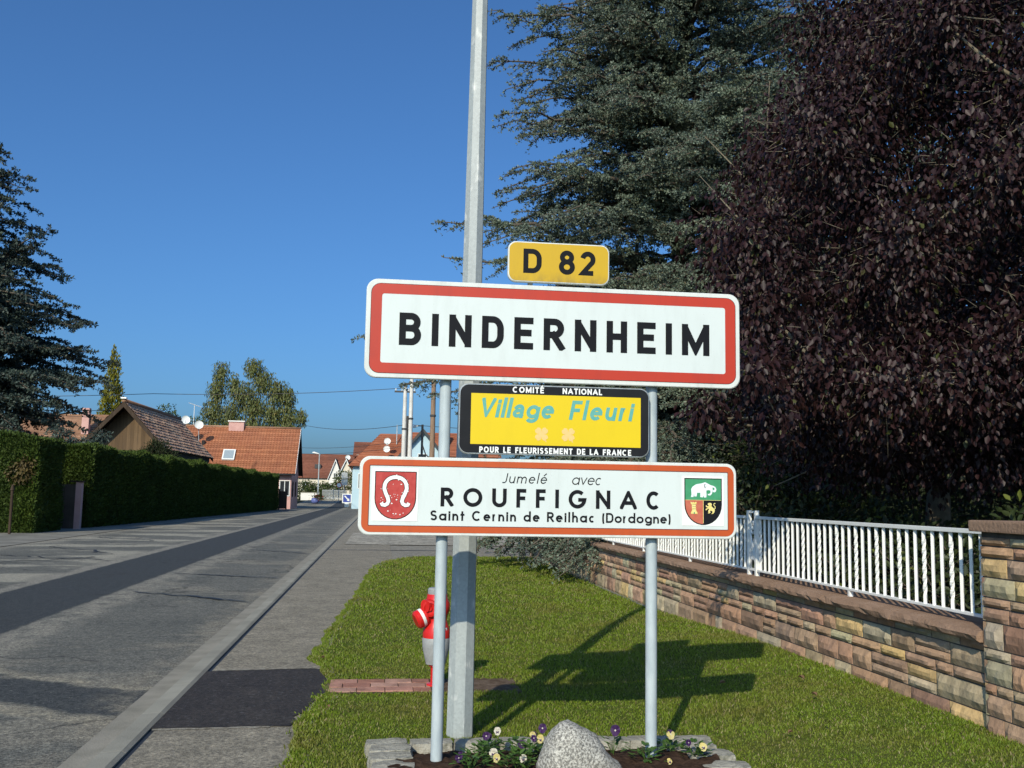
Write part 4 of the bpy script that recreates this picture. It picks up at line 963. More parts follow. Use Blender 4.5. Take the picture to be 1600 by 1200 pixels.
def cedar(name, label, at, H_, prims, trunk_r, m_leaf, seed, spacing=.055, tuft=.06, sec_gap=.22, ter_gap=.11, droop=.16):
    """flat tiered branches: limb > side shoots > twigs, clothed in needle tufts. prims: list of (z0, end xyz) in the tree's own space"""
    g = np.random.default_rng(seed); t = thing(name, label, 'tree', at)
    mb = MB(); zs = np.linspace(0, H_, 14); mb.tube([(0.12 * math.sin(z * .5), .1 * math.cos(z * .7), z) for z in zs], [max(.03, trunk_r * (1 - z / H_) ** .8) for z in zs], 12)
    mb.build('trunk', M['bark'], t, smooth='all')
    wb = MB(); S0, SD, SL = [], [], []
    tp, td = [], []                                      # tuft places and twig directions
    for z0, e, dr in prims:
        a = np.array([0, 0, z0]); e = np.array(e, float); L = np.linalg.norm(e - a); s = np.linspace(0, 1, 12)[:, None]
        P = a + (e - a) * s; P[:, 2] += (np.sin(s[:, 0] * PI) * .10 * L - dr * L * (s[:, 0] ** 2.2 - s[:, 0]) * -.0)
        wgl = g.normal(0, .02 * L, (12, 3)); wgl[0] = 0; wgl[-1] = 0; P += wgl * .6
        wb.tube([tuple(p) for p in P], list(np.linspace(.03 + .010 * L, .008, 12)), 5)
        m = int(L / sec_gap * 2); q = g.uniform(.12, 1, m); k = np.clip((q * 11).astype(int), 0, 10); f = (q * 11 - k)[:, None]
        p = P[k] * (1 - f) + P[k + 1] * f; d = unit(P[k + 1] - P[k]); sgn = np.where(np.arange(m) % 2 == 0, 1, -1)
        ang = sgn * np.radians(g.uniform(28, 72, m)); c, s_ = np.cos(ang), np.sin(ang)
        d2 = np.stack([d[:, 0] * c - d[:, 1] * s_, d[:, 0] * s_ + d[:, 1] * c, d[:, 2] * .6 + g.uniform(-.22, .16, m)], -1)
        S0.append(p); SD.append(unit(d2)); SL.append(np.clip(L * .42 * (1.08 - q) * g.uniform(.5, 1.15, m), .25, 2.4))
        nt_ = int(L / spacing * .8); q = g.uniform(.3, 1, nt_); k = np.clip((q * 11).astype(int), 0, 10); f = (q * 11 - k)[:, None]
        tp.append(P[k] * (1 - f) + P[k + 1] * f); td.append(unit(P[k + 1] - P[k]))
    S0, SD, SL = np.concatenate(S0), np.concatenate(SD), np.concatenate(SL)
    def along(P0, D, L, gap, dr, lo=.05):
        cnt = np.maximum(1, (L / gap).astype(int)); r = rep(cnt); s = g.uniform(lo, 1, len(r))
        p = P0[r] + D[r] * (L[r] * s)[:, None]; p[:, 2] -= dr * L[r] * s ** 2
        d = D[r].copy(); d[:, 2] -= 2 * dr * s; return r, s, p, unit(d)
    # wood of side shoots
    parts = []
    for i in range(4):
        s0, s1 = i / 4, (i + 1) / 4
        A_ = S0 + SD * (SL * s0)[:, None]; A_[:, 2] -= droop * SL * s0 ** 2; B_ = S0 + SD * (SL * s1)[:, None]; B_[:, 2] -= droop * SL * s1 ** 2
        parts.append(tubes_np(A_, B_, .012 * (1 - s0 * .7), .012 * (1 - s1 * .7), 3))
    V, F_ = join(parts); np_mesh('side_shoots', V, F_, M['bark'], t)
    wb.build('limbs', M['bark'], t, smooth='all')
    r, s, p, d = along(S0, SD, SL, ter_gap / 1.0, droop); n = len(r)
    sgn = np.where(np.arange(n) % 2 == 0, 1, -1); ang = sgn * np.radians(g.uniform(25, 70, n)); c, s_ = np.cos(ang), np.sin(ang)
    TD = unit(np.stack([d[:, 0] * c - d[:, 1] * s_, d[:, 0] * s_ + d[:, 1] * c, d[:, 2] + g.uniform(-.75, .12, n)], -1)); TL = np.clip(SL[r] * .36 * (1.1 - s), .10, .55) * g.uniform(.6, 1.3, n)
    r1, s1, p1, d1 = along(S0, SD, SL, spacing, droop, .15); tp.append(p1); td.append(d1)
    r2, s2, p2, d2 = along(p, TD, TL, spacing, .25); tp.append(p2); td.append(d2)
    P = np.concatenate(tp); D = np.concatenate(td); n = len(P)
    up = np.tile(np.array([[0, 0, 1.]]), (n, 1)); S = unit(np.cross(D, up)); U2 = np.cross(S, D); parts = []
    for k in range(4):                                   # four short needle blades round each spur
        a = g.uniform(0, 2 * PI, n) if k > 1 else g.uniform(-.6, PI + .6, n)
        rad = S * np.cos(a)[:, None] + U2 * np.sin(a)[:, None]; ax = unit(rad * .9 + D * g.uniform(-.1, .9, n)[:, None]); L = (tuft * g.uniform(.6, 1.15, n))[:, None]
        sd = unit(np.cross(ax, rand_dir(n))) * tuft * .22
        parts.append((np.stack([P - sd * .6, P + ax * L * .55 - sd, P + ax * L, P + ax * L * .55 + sd], 1).reshape(-1, 3), np.arange(4 * n).reshape(n, 4)))
    V, F_ = join(parts); np_mesh('foliage', V, F_, m_leaf, t)
    print(name, 'tufts', n); return t

def leafy(name, label, at, clumps, n, L, m_leaf, trunk, seed, group=None, droop=.4, wr=.55, cat='tree', shell=.55, twigs=True, bark=None, gapscale=None, trunk_name='trunk', twd=9, twl=(.15, .5), twr=.07):
    """crown of single leaves spread through many overlapping clumps; limbs run from the trunk into each clump"""
    g = np.random.default_rng(seed); t = thing(name, label, cat, at, 0, group); bark = bark or M['bark']
    C = np.array([c[0] for c in clumps], float); Rr = np.array([c[1] for c in clumps], float)
    vol = np.prod(Rr, 1) ** (2 / 3); cnt = np.maximum(5, (n * vol / vol.sum()).astype(int)); r = rep(cnt); N_ = len(r)
    dv = rand_dir(N_); rad = shell + (1.04 - shell) * g.random(N_) ** .7
    lump = 1 + .18 * np.sin(dv[:, 0] * 7 + r * 1.3) * np.sin(dv[:, 1] * 6 + r) + .12 * np.sin(dv[:, 2] * 11 + r * 2.1)
    P = C[r] + dv * Rr[r] * (rad * lump)[:, None]
    D = unit(dv * .6 + g.normal(0, .55, (N_, 3)) + np.array([0, 0, -droop * 1.6])); Nn = unit(dv + g.normal(0, .6, (N_, 3)) + np.array([0, 0, .5]))
    ls = L * g.uniform(.65, 1.25, N_)
    if trunk:
        mb = MB(); h, tr = trunk; top = C[np.argmax(C[:, 2])]
        pts = [(0, 0, -.1), (0.03 * h, .02 * h, h * .35), (top[0] * .3, top[1] * .3, h * .7), (top[0] * .6, top[1] * .6, h)]
        mb.tube(pts, [tr * 1.2, tr * .85, tr * .6, tr * .25], 10); mb.build(trunk_name, bark, t, smooth='all')
        lb = MB(); hub = np.array([.02 * h, .02 * h, h * .55]); dist = np.linalg.norm((C - hub) * np.array([1, 1, .8]), axis=1)
        for i, (c, rr_) in enumerate(zip(C, Rr)):            # each limb forks off the nearest clump closer to the trunk
            dd = np.linalg.norm(C - c, axis=1); dd[dist >= dist[i] - .05] = 1e9; k = int(np.argmin(dd))
            a = Vector(C[k]) if dd[k] < 1e8 and dd[k] < dist[i] else Vector((.02 * h, .02 * h, min(h * .9, max(h * .3, c[2] * .6))))
            b = Vector(c); bend = Vector(g.normal(0, .10, 3)) * (b - a).length; rl = max(.008, tr * .30 * (1 - .75 * min(1, dist[i] / (dist.max() + .01))))
            lb.tube([a, a.lerp(b, .35) + bend, a.lerp(b, .7) + bend * .6, b, b + Vector(g.normal(0, .5, 3)) * rr_[0]], [rl, rl * .9, rl * .75, rl * .6, rl * .15], 5)
        lb.build('limbs', bark, t, smooth='all')
    if twigs:
        m = N_ // twd; idx = g.integers(0, N_, m); A_ = P[idx]; B_ = A_ + (C[r[idx]] - A_) * g.uniform(*twl, m)[:, None] + g.normal(0, L * .6, (m, 3))
        V, F_ = tubes_np(B_, A_, L * twr, L * twr * .4, 3); np_mesh('twigs', V, F_, bark, t)
    V, F_ = leaf_quads(P, D, Nn, ls, ls * wr * .5); np_mesh('foliage', V, F_, m_leaf, t)
    return t

M['cedar_blue'] = leafmat('blue_cedar_needles', (0.065, 0.095, 0.075), (0.165, 0.205, 0.170), .12, .55, .3, .9, (0.10, 0.085, 0.04), .96)
M['cedar_dark'] = leafmat('dark_cedar_needles', (0.028, 0.046, 0.042), (0.060, 0.085, 0.078), .1, .55, .3, .5)
M['plum'] = leafmat('purple_plum_leaf', (0.011, 0.0045, 0.0060), (0.027, 0.0108, 0.0125), .10, .50, .30, 1.2, (0.05, 0.055, 0.014), .965)
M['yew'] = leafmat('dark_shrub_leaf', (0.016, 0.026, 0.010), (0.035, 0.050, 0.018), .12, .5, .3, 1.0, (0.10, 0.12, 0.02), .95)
M['hedge'] = leafmat('hedge_sprays', (0.026, 0.050, 0.009), (0.060, 0.092, 0.017), .15, .6, .2, .8)
M['birch'] = leafmat('birch_leaf', (0.075, 0.10, 0.030), (0.15, 0.165, 0.06), .3, .5, .3, .25, (0.19, 0.15, 0.03), .93)
M['cypress'] = leafmat('golden_cypress_sprays', (0.095, 0.105, 0.014), (0.20, 0.19, 0.026), .25, .55, .2, .5)
M['backhedge'] = leafmat('dark_evergreen_sprays', (0.010, 0.017, 0.007), (0.022, 0.032, 0.012), .1, .6, .2, .8)
M['shrub'] = leafmat('garden_shrub_leaf', (0.030, 0.055, 0.014), (0.065, 0.095, 0.025), .2, .5, .3, .3)

# blue cedar on the right, reaching over the wall
g = np.random.default_rng(21); TX, TY = 7.0, 22.5; prims = []
for z in np.arange(2.2, 14.6, .36):
    R_ = np.interp(z, [2, 5, 8, 11, 13, 15], [5.0, 5.6, 5.1, 4.6, 4.2, 2.6])
    for k in range(5):
        a = g.uniform(0, 2 * PI)
        if k < 3: a = math.radians(g.uniform(150, 285))          # fuller on the side that shows
        l = R_ * g.uniform(.70, 1.0); zz = z + l * g.uniform(-.16, .10)
        if 3.6 < z + 0 < 7.4 and math.cos(a) < -.55 and l > 4.2: l *= .72
        prims.append((z, (l * math.cos(a), l * math.sin(a), zz), .1))
for z in np.arange(5.0, 16.4, .42):                          # the side towards the plum
    for k in range(2):
        a = math.radians(g.uniform(-100, 30)); l = np.interp(z, [5, 9, 13, 17], [6.4, 6.2, 5.4, 2.4]) * g.uniform(.75, 1.0)
        prims.append((z, (l * math.cos(a), l * math.sin(a), z + l * g.uniform(-.12, .12)), .1))
for k in range(38):                                       # low boughs drooping over the wall onto the grass
    ex = g.uniform(1.7, 3.7); ey = np.interp(ex, [1.7, 3.7], [21.4, 15.6]) + g.uniform(-.4, .8); prims.append((g.uniform(1.9, 3.4), (ex - TX, ey - TY, g.uniform(.22, .70) + .18 * (ex > 3.2)), .1))
for z0, e in [(6.2, (.95, 20.5, 7.25)), (5.6, (1.15, 20.8, 6.55)), (4.7, (1.5, 21.0, 5.6)), (4.2, (-.50, 20.6, 4.72)), (3.9, (.35, 20.4, 3.75)), (3.7, (1.0, 20.2, 3.55)), (3.5, (1.5, 20.6, 3.2)),
              (9.2, (2.35, 20.2, 9.6)), (8.2, (2.5, 19.6, 8.2)), (10.5, (2.1, 20.6, 10.9)), (7.4, (3.2, 19.2, 7.2)), (11.6, (2.2, 20.8, 12.2)), (12.6, (2.0, 21.2, 13.4)),
              (2.4, (2.3, 20.4, .35)), (2.6, (2.9, 19.6, .40)), (2.2, (3.5, 18.8, .45)), (2.5, (4.1, 17.8, .62)), (2.8, (2.0, 21.4, .35)), (2.3, (3.0, 20.2, .5)), (2.6, (3.8, 18.4, .75)), (2.9, (4.6, 17.0, .95)), (2.4, (2.6, 21.0, .30)), (3.0, (4.9, 16.8, 1.9)), (3.6, (5.2, 16.4, 2.8)), (4.0, (5.6, 16.2, 3.3))]:
    prims.append((z0, (e[0] - TX, e[1] - TY, e[2]), .1))
cedar('blue_cedar', 'large blue grey cedar on the right whose branches hang over the stone wall', (TX, TY, 0), 17.0, prims, .38, M['cedar_blue'], 3, spacing=.064, tuft=.068, sec_gap=.27)

# cedar at the left edge
g = np.random.default_rng(8); prims = []; CX, CY = -19.5, 45.5
for z in np.arange(3.0, 18.6, .55):
    R_ = np.interp(z, [3, 5, 8, 11, 14, 17, 19], [8.6, 7.9, 7.0, 5.6, 4.2, 2.4, .8])
    for k in range(6):
        a = math.radians(g.uniform(-110, 60)) if k < 4 else g.uniform(0, 2 * PI); l = R_ * g.uniform(.70, 1.03)
        prims.append((z, (l * math.cos(a), l * math.sin(a), z + l * g.uniform(-.13, .12)), .1))
for z0, e in [(8.0, (-14.35, 43.5, 12.6)), (8.6, (-15.0, 44, 12.0)), (5.4, (-12.0, 44.5, 6.1)), (5.0, (-12.5, 43.2, 5.6)), (6.0, (-12.4, 44.6, 7.4)), (7.2, (-12.8, 44.6, 8.6)), (12.5, (-16.1, 44.0, 15.2))]:
    prims.append((z0, (e[0] - CX, e[1] - CY, e[2]), .1))
cedar('dark_cedar', 'tall dark spreading cedar behind the hedge at the left edge', (CX, CY, 0), 20.5, prims, .45, M['cedar_dark'], 5, spacing=.14, tuft=.16, sec_gap=.40, ter_gap=.22, droop=.12)
_c = bpy.data.objects['dark_cedar']; _c.scale = (1.32,) * 3; _c.location = (CX * 1.32, CY * 1.32, CAM_H * (1 - 1.32))     # stands beyond the barn

# purple-leaved plum filling the right side, overhanging the railing
g = np.random.default_rng(4); PXc, PYc = 7.2, 12.3; cl = []
for _ in range(700):
    if len(cl) >= 92: break
    d = unit(g.normal(size=3)); rad = g.uniform(.45, .93); c = np.array([7.0, 12.3, 5.6]) + d * np.array([4.1, 4.0, 4.5]) * rad
    if c[2] < 1.9: continue
    if c[0] < 3.7 and c[2] < 2.7: continue
    lim = np.interp(c[2], [1.5, 3, 4.2, 5.4, 7.2, 9], [3.9, 3.5, 3.45, 3.75, 4.75, 6]) * c[1] / 10
    if c[0] < lim + .15: continue
    q = g.uniform(.45, 1.0); cl.append(((c[0] - PXc, c[1] - PYc, c[2]), (q, q, q * .8)))
for c, q in [((3.75, 9.6, 4.0), .75), ((3.7, 9.3, 3.2), .7), ((4.1, 9.0, 2.6), .65), ((4.6, 8.6, 2.35), .6), ((5.3, 8.4, 2.5), .7), ((5.9, 8.2, 2.7), .75), ((6.4, 8.0, 3.2), .8), ((6.7, 8.2, 4.2), .9), ((6.2, 8.4, 5.2), .9),
             ((5.4, 8.9, 6.2), .9), ((6.3, 9.0, 7.0), 1.0), ((7.2, 8.6, 6.0), 1.0), ((4.3, 9.2, 4.9), .8), ((4.9, 8.8, 3.8), .8), ((5.6, 8.3, 4.4), .8), ((3.45, 8.7, 2.35), .42), ((3.1, 8.2, 2.5), .35), ((3.22, 7.85, 2.02), .26), ((2.9, 7.5, 2.35), .26), ((3.45, 8.5, 1.95), .3), ((2.62, 7.9, 2.05), .24), ((2.95, 8.3, 2.0), .22),
             ((6.0, 12.0, 6.2), 1.2), ((6.6, 13.5, 6.6), 1.3), ((5.4, 12.8, 5.2), 1.1), ((7.5, 13.0, 7.8), 1.3), ((8.2, 13.6, 5.2), 1.4), ((6.9, 12.2, 4.6), 1.2), ((8.6, 12.0, 6.6), 1.3), ((7.2, 11.4, 8.9), 1.1), ((4.6, 10.2, 2.2), .7), ((5.3, 9.6, 2.1), .75), ((6.0, 9.4, 2.0), .75), ((6.6, 9.2, 2.2), .8), ((7.3, 9.0, 2.4), .9), ((5.4, 10.8, 1.9), .7), ((6.2, 10.6, 1.9), .7), ((7.0, 10.4, 2.0), .8), ((6.6, 11.6, 2.2), .8)]:
    cl.append(((c[0] - PXc, c[1] - PYc, c[2]), (q, q, q * .85)))
leafy('purple_plum_tree', 'dark purple leaved tree with tangled twigs filling the right side above the railing', (PXc, PYc, .2), cl, 250000, .069, M['plum'], (4.2, .17), 9, droop=.85, wr=.60, shell=.15, bark=M['twig'], twd=16, twl=(.10, .34), twr=.055)

leafy('backing_tree', 'tall dark backing tree added behind the purple tree to close its sky gaps', (15.5, 26.0, .1), [((x_, y_, z_), (2.6, 2.2, 2.2)) for x_, y_, z_ in ((0, 0, 4), (-3, .5, 5), (3, 0, 5), (0, 0, 8), (-3.2, 0, 8.6), (3, .5, 8.8), (-1, 0, 11.6), (2.4, 0, 12), (-4.5, 1, 11.2), (5.5, 0, 7.6), (5, 0, 11), (0.5, 0, 14.6), (-2.6, .5, 14), (3, 0, 15), (6.4, .4, 14), (.5, .4, 17), (-5.6, 1, 7))], 15000, .34, M['backhedge'], (9.0, .3), 77, droop=.3, shell=.3)  # added as dark backing so less sky shows through the plum
# dark evergreens that close the garden behind the railing
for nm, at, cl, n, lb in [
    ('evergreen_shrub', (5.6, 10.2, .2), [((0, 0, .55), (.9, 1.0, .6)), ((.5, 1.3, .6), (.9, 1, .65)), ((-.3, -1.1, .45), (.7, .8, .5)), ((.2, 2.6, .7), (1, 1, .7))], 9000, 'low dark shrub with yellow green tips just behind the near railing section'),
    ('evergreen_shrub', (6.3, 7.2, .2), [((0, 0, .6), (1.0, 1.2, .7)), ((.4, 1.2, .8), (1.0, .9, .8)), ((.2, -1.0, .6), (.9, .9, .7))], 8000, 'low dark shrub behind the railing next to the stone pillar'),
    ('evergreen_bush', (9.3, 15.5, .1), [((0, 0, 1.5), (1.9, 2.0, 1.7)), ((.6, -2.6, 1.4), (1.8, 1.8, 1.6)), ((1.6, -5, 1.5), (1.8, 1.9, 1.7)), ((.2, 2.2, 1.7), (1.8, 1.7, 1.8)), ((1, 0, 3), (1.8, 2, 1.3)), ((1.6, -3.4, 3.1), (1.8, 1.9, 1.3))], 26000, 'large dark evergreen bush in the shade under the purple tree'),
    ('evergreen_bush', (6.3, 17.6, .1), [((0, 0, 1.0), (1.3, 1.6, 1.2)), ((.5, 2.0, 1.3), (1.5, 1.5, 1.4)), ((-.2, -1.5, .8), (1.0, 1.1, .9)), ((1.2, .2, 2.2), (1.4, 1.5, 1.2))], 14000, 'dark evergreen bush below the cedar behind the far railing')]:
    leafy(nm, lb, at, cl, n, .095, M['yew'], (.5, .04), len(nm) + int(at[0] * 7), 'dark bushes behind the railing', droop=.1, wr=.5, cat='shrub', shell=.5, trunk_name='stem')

# ---------------------------------------------------------------- hedges, gate and garden of the left side
def hedge(name, label, pts, H0, H1, thick, n, L, seed, group='clipped hedges on the left', m=None):
    """pts: the road-side foot of the hedge; a dense dark body under a skin of sprays"""
    g = np.random.default_rng(seed); o0 = Vector((*pts[0], 0)); A_, B_ = [np.array(p, float) for p in pts]
    d = (B_ - A_) / np.linalg.norm(B_ - A_); nrm = np.array([-d[1], d[0]]); Ln = np.linalg.norm(B_ - A_)
    mb = MB(); ns = max(3, int(Ln / 1.2)); V0 = []
    for i in range(ns + 1):
        s = i / ns; h = H0 + (H1 - H0) * s - .10; p = A_ + d * Ln * s
        for off, z in ((.10, -.05), (.08, h * .5), (.12, h), (thick - .12, h), (thick - .1, -.05)):
            q = p + nrm * off; V0.append((q[0] - o0.x, q[1] - o0.y, z))
    fs = [(i * 5 + k, (i + 1) * 5 + k, (i + 1) * 5 + k + 1, i * 5 + k + 1) for i in range(ns) for k in range(4)] + [(0, 1, 2, 3, 4), tuple(ns * 5 + k for k in (4, 3, 2, 1, 0))]
    u = g.random(n); areas = np.array([Ln * H0, Ln * thick, thick * H0, thick * H0]); sel = g.choice(4, n, p=areas / areas.sum())
    s = np.where(sel == 2, 0, np.where(sel == 3, 1, u)); hh = H0 + (H1 - H0) * s + .10 * np.sin(s * Ln * 1.1) + .06 * np.sin(s * Ln * 2.7 + 1)
    off = np.where(sel == 0, 0, g.random(n) * thick); z = np.where(sel == 1, hh, hh * g.random(n)); out = np.zeros((n, 3))
    out[sel == 0] = (*-nrm, .25); out[sel == 1] = (0, 0, 1); out[sel == 2] = (*-d, .25); out[sel == 3] = (*d, .25)
    P2 = A_ + d * (Ln * s)[:, None] + nrm * off[:, None]; P = np.stack([P2[:, 0] - o0.x, P2[:, 1] - o0.y, z], -1)
    bulge = .045 * np.sin(P[:, 0] * 2.1 + P[:, 1] * 1.7) * np.sin(z * 2.3) + g.normal(0, .028, n); P += out * bulge[:, None]
    D = unit(out * .7 + g.normal(0, .5, (n, 3)) + np.array([0, 0, .55])); V, F_ = leaf_quads(P, D, rand_dir(n), L * g.uniform(.6, 1.3, n), L * .22 * g.uniform(.7, 1.3, n))
    Vc = np.array(V0); fl = [np.array(fs[:-2]), np.array(fs[-2:])]
    o = np_mesh(name, np.concatenate([V, Vc]), [F_] + [f + len(V) for f in fl], m or M['hedge']); o.location = o0
    return tag(o, label, 'hedge', group)
hedge('hedge', 'tall clipped green hedge at the far left, end face sunlit', [(-22, 35.0), (-11.45, 35.0)], 3.25, 3.28, 2.8, 70000, .105, 1)
hedge('hedge', 'short hedge rising sunlit behind the brown gate', [(-13.6, 40.35), (-11.35, 40.35)], 3.05, 3.08, 1.3, 15000, .105, 2)
hedge('hedge', 'long dark clipped hedge running along the road to the pink house', [(-11.2, 40.4), (-8.75, 87.0)], 3.08, 2.85, 1.4, 120000, .12, 3)
hedge('evergreen_backdrop', 'tall dark evergreen backdrop added behind the purple tree to block the sky', [(6.0, 30.0), (30.0, 15.0)], 6.5, 6.5, 1.6, 22000, .26, 6, None, M['backhedge'])  # added backdrop that blocks the sky showing under the plum crown
M['wood_dark'] = mat('dark_brown_wood', (0.040, 0.027, 0.018), (0.062, 0.043, 0.030), 3, .8, .2, stretch=(6, 6, .4))
M['gate'] = mat('brown_gate_paint', (0.085, 0.064, 0.048), (0.11, 0.085, 0.064), 2, .7, .3)
M['pink'] = mat('pale_pink_render', (0.52, 0.30, 0.27), (0.60, 0.37, 0.33), 1.5, .9, .2, bump=.2, bscale=50)
gt = thing('garden_gate', 'brown double leaf gate between the left hedges', 'gate', (-12.14, 39.0, 0))
for x0 in (0, .44):
    mb = MB(); mb.bbox((x0, 0, .03), (x0 + .42, .05, 1.66), .01)
    for k in range(1, 5): mb.box((x0 + k * .085, -.008, .08), (x0 + k * .085 + .008, .0, 1.6))
    mb.build('gate_leaf', M['gate'], gt)
mb = MB(); mb.bbox((.385, -.03, .95), (.43, 0, 1.0), .005); mb.build('handle', M['alu'], gt)
gp = thing('gate_pillar', 'slim pink pillar with a flat cap beside the brown gate', 'pillar', (-11.18, 39.0, 0))
mb = MB(); mb.bbox((-.10, -.10, 0), (.12, .12, 1.74), .01); mb.build('shaft', M['pink'], gp)
mb = MB(); mb.bbox((-.30, -.14, 1.742), (.16, .16, 1.80), .01); mb.build('cap', M['wood_dark'], gp)
mp = MB(); mp.tube([(0, 0, 0), (0, 0, 1.42)], .045, 10); mp.tube([(0, 0, 1.42), (0, 0, 1.6)], [.07, .03], 10)
o = mp.build('bollard_post', M['wood_dark'], smooth=True); o.location = (-11.8, 34.0, 0); tag(o, 'short grey metal post in front of the far left hedge', 'post')  # dark material puts the shade on this grey post into its colour
o = leafy('dead_hedge_patch', 'brown dead patch in the face of the far left hedge', (-11.9, 35.08, 2.0), [((0, 0, 0), (.45, .3, .45)), ((.15, 0, .3), (.3, .25, .3))], 700, .13, leafmat('rusty_leaf', (0.06, 0.045, 0.018), (0.09, 0.07, 0.028), .2, .6), None, 31, cat='shrub', twigs=True)  # leaf clump sunk into the hedge as its brown dead patch

# ---------------------------------------------------------------- houses
def tile_mat(name, a, b, c, rows=3.0, ang_scale=(1, 1, 1)):
    N = NT(name); v = N.oc
    cell = N.n('ShaderNodeTexVoronoi'); cell.inputs['Scale'].default_value = 3.4; N.l(v, cell.inputs['Vector']); g_ = N.sep(cell.outputs['Color'])[0]
    col = N.mix(g_, a, b); col = N.mix(N.ramp(N.noise(.5, v, 5), .42, .62, 0, .55), col, c)
    col = N.mix(N.isl, col, N.mix(1.0, col, (.72, .70, .68), 'MULTIPLY'))
    N.bump(N.noise(14, v, 3), .4, .02); return N.fin(col, .85, .2)
M['tile_orange'] = tile_mat('orange_clay_tile', (0.36, 0.135, 0.070), (0.44, 0.185, 0.095), (0.30, 0.125, 0.075))
M['tile_brown'] = tile_mat('brown_clay_tile', (0.20, 0.080, 0.052), (0.26, 0.105, 0.066), (0.18, 0.08, 0.06))
M['tile_red'] = tile_mat('red_clay_tile', (0.33, 0.115, 0.062), (0.40, 0.15, 0.08), (0.28, 0.11, 0.07))
M['tile_pale'] = tile_mat('pale_mottled_tile', (0.52, 0.32, 0.21), (0.62, 0.44, 0.30), (0.42, 0.20, 0.13))  # pale base tone with random redder mottling; tile courses make the stripes
M['tile_tan'] = tile_mat('tan_tile', (0.33, 0.18, 0.11), (0.42, 0.25, 0.16), (0.28, 0.16, 0.10))
M['tile_black'] = tile_mat('black_tile', (0.030, 0.030, 0.034), (0.042, 0.042, 0.046), (0.025, 0.025, 0.028))
M['blue_wall'] = mat('pale_blue_render', (0.42, 0.58, 0.66), (0.46, 0.62, 0.70), 1, .9, .2)
M['cream_wall'] = mat('cream_render', (0.66, 0.60, 0.48), (0.72, 0.66, 0.54), 1, .9, .2)
M['white_wall'] = mat('white_render', (0.72, 0.72, 0.69), (0.78, 0.77, 0.74), 1, .9, .2)
M['glass'] = mat('window_glass', (0.03, 0.035, 0.04), rough=.08, spec=.8)
M['skyglass'] = mat('skylight_glass', (0.30, 0.36, 0.40), rough=.12, spec=.8)
M['metal_dark'] = mat('dark_metal', (0.05, 0.05, 0.05), rough=.5)

def roof_plane(mb, p00, p10, p01, p11, rows, cols_, th=.05, wave=.02, m=0, seg=2, jitter=.012, seed=0):
    """overlapping tile courses on a slope: p00-p10 along the eave, p01-p11 along the ridge"""
    r_ = random.Random(seed); p00, p10, p01, p11 = map(Vector, (p00, p10, p01, p11)); nrm = (p10 - p00).cross(p01 - p00).normalized()
    if nrm.z < 0: nrm = -nrm
    n = cols_ * seg
    for j in range(rows):
        a, b = j / rows, min(1, (j + 1.12) / rows); jit = [r_.uniform(-1, 1) * jitter for _ in range(cols_ + 1)]; lo = []; hi = []; und = []
        for i in range(n + 1):
            u = i / n; e = p00.lerp(p10, u); r = p01.lerp(p11, u); k = i / seg
            up = th + wave * math.sin(k * 2 * PI) * 1.0 + jit[int(k) % len(jit)]; dn = jit[(int(k) * 7 + j) % len(jit)] * 1.2
            lo.append(e.lerp(r, max(0, a + dn / rows * 2)) + nrm * up); hi.append(e.lerp(r, b) + nrm * .006); und.append(e.lerp(r, max(0, a + dn / rows * 2)) + nrm * (up - th))
        N_ = n + 1
        mb.add(lo + hi + und, [(i, i + 1, N_ + i + 1, N_ + i) for i in range(n)] + [(2 * N_ + i, 2 * N_ + i + 1, i + 1, i) for i in range(n)], m)

def window(parent, p, w_, h, face='y', frame=M['wht'], shutters=None, y_out=.04):
    """window set on a wall facing -Y ('y') or +X ('x'); p = lower left corner in the parent's space"""
    x, y, z = p; fr = MB(); gl = MB(); t_ = .07
    def bx(mb, u0, v0, u1, v1, d0, d1):
        if face == 'y': mb.box((x + u0, y - d1, z + v0), (x + u1, y - d0, z + v1))
        else: mb.box((x + d0, y + u0, z + v0), (x + d1, y + u1, z + v1))
    bx(fr, 0, 0, w_, t_, 0, y_out); bx(fr, 0, h - t_, w_, h, 0, y_out); bx(fr, 0, t_, t_, h - t_, 0, y_out); bx(fr, w_ - t_, t_, w_, h - t_, 0, y_out); bx(fr, w_ / 2 - .03, t_, w_ / 2 + .03, h - t_, 0, y_out * .9)
    bx(gl, t_, t_, w_ - t_, h - t_, -.01, .012)
    f = fr.build('window', frame, parent); gl.build('pane', M['glass'], f)
    if shutters:
        for u0 in (-.55 * w_, w_ * 1.03):
            s = MB(); bx(s, u0, 0, u0 + .52 * w_, h, .0, .05); s.build('shutter', shutters, f)

def dish(parent, c, r, d, mast, name='satellite_dish'):
    mb = MB(); dv = Vector(d).normalized(); lathe(mb, [(0, .0)] + [(r * i / 6, .28 * r * (i / 6) ** 2) for i in range(1, 7)] + [(r * .98, .28 * r + .02), (r * .6, .12 * r - .04), (0, -.05)], 22, 0, d, c)
    o = mb.build(name, M['wht'], parent, smooth=True)
    m = MB(); m.tube([Vector(c) - dv * .06, Vector(c) - dv * .2 - Vector((0, 0, .1)), Vector(mast)], .03, 6); m.build('mast', M['post'], o)
    a = MB(); a.tube([Vector(c) - Vector((0, 0, r * .95)), Vector(c) + dv * r * 1.0 - Vector((0, 0, r * .3))], .02, 5); a.build('feed_arm', M['post'], o)

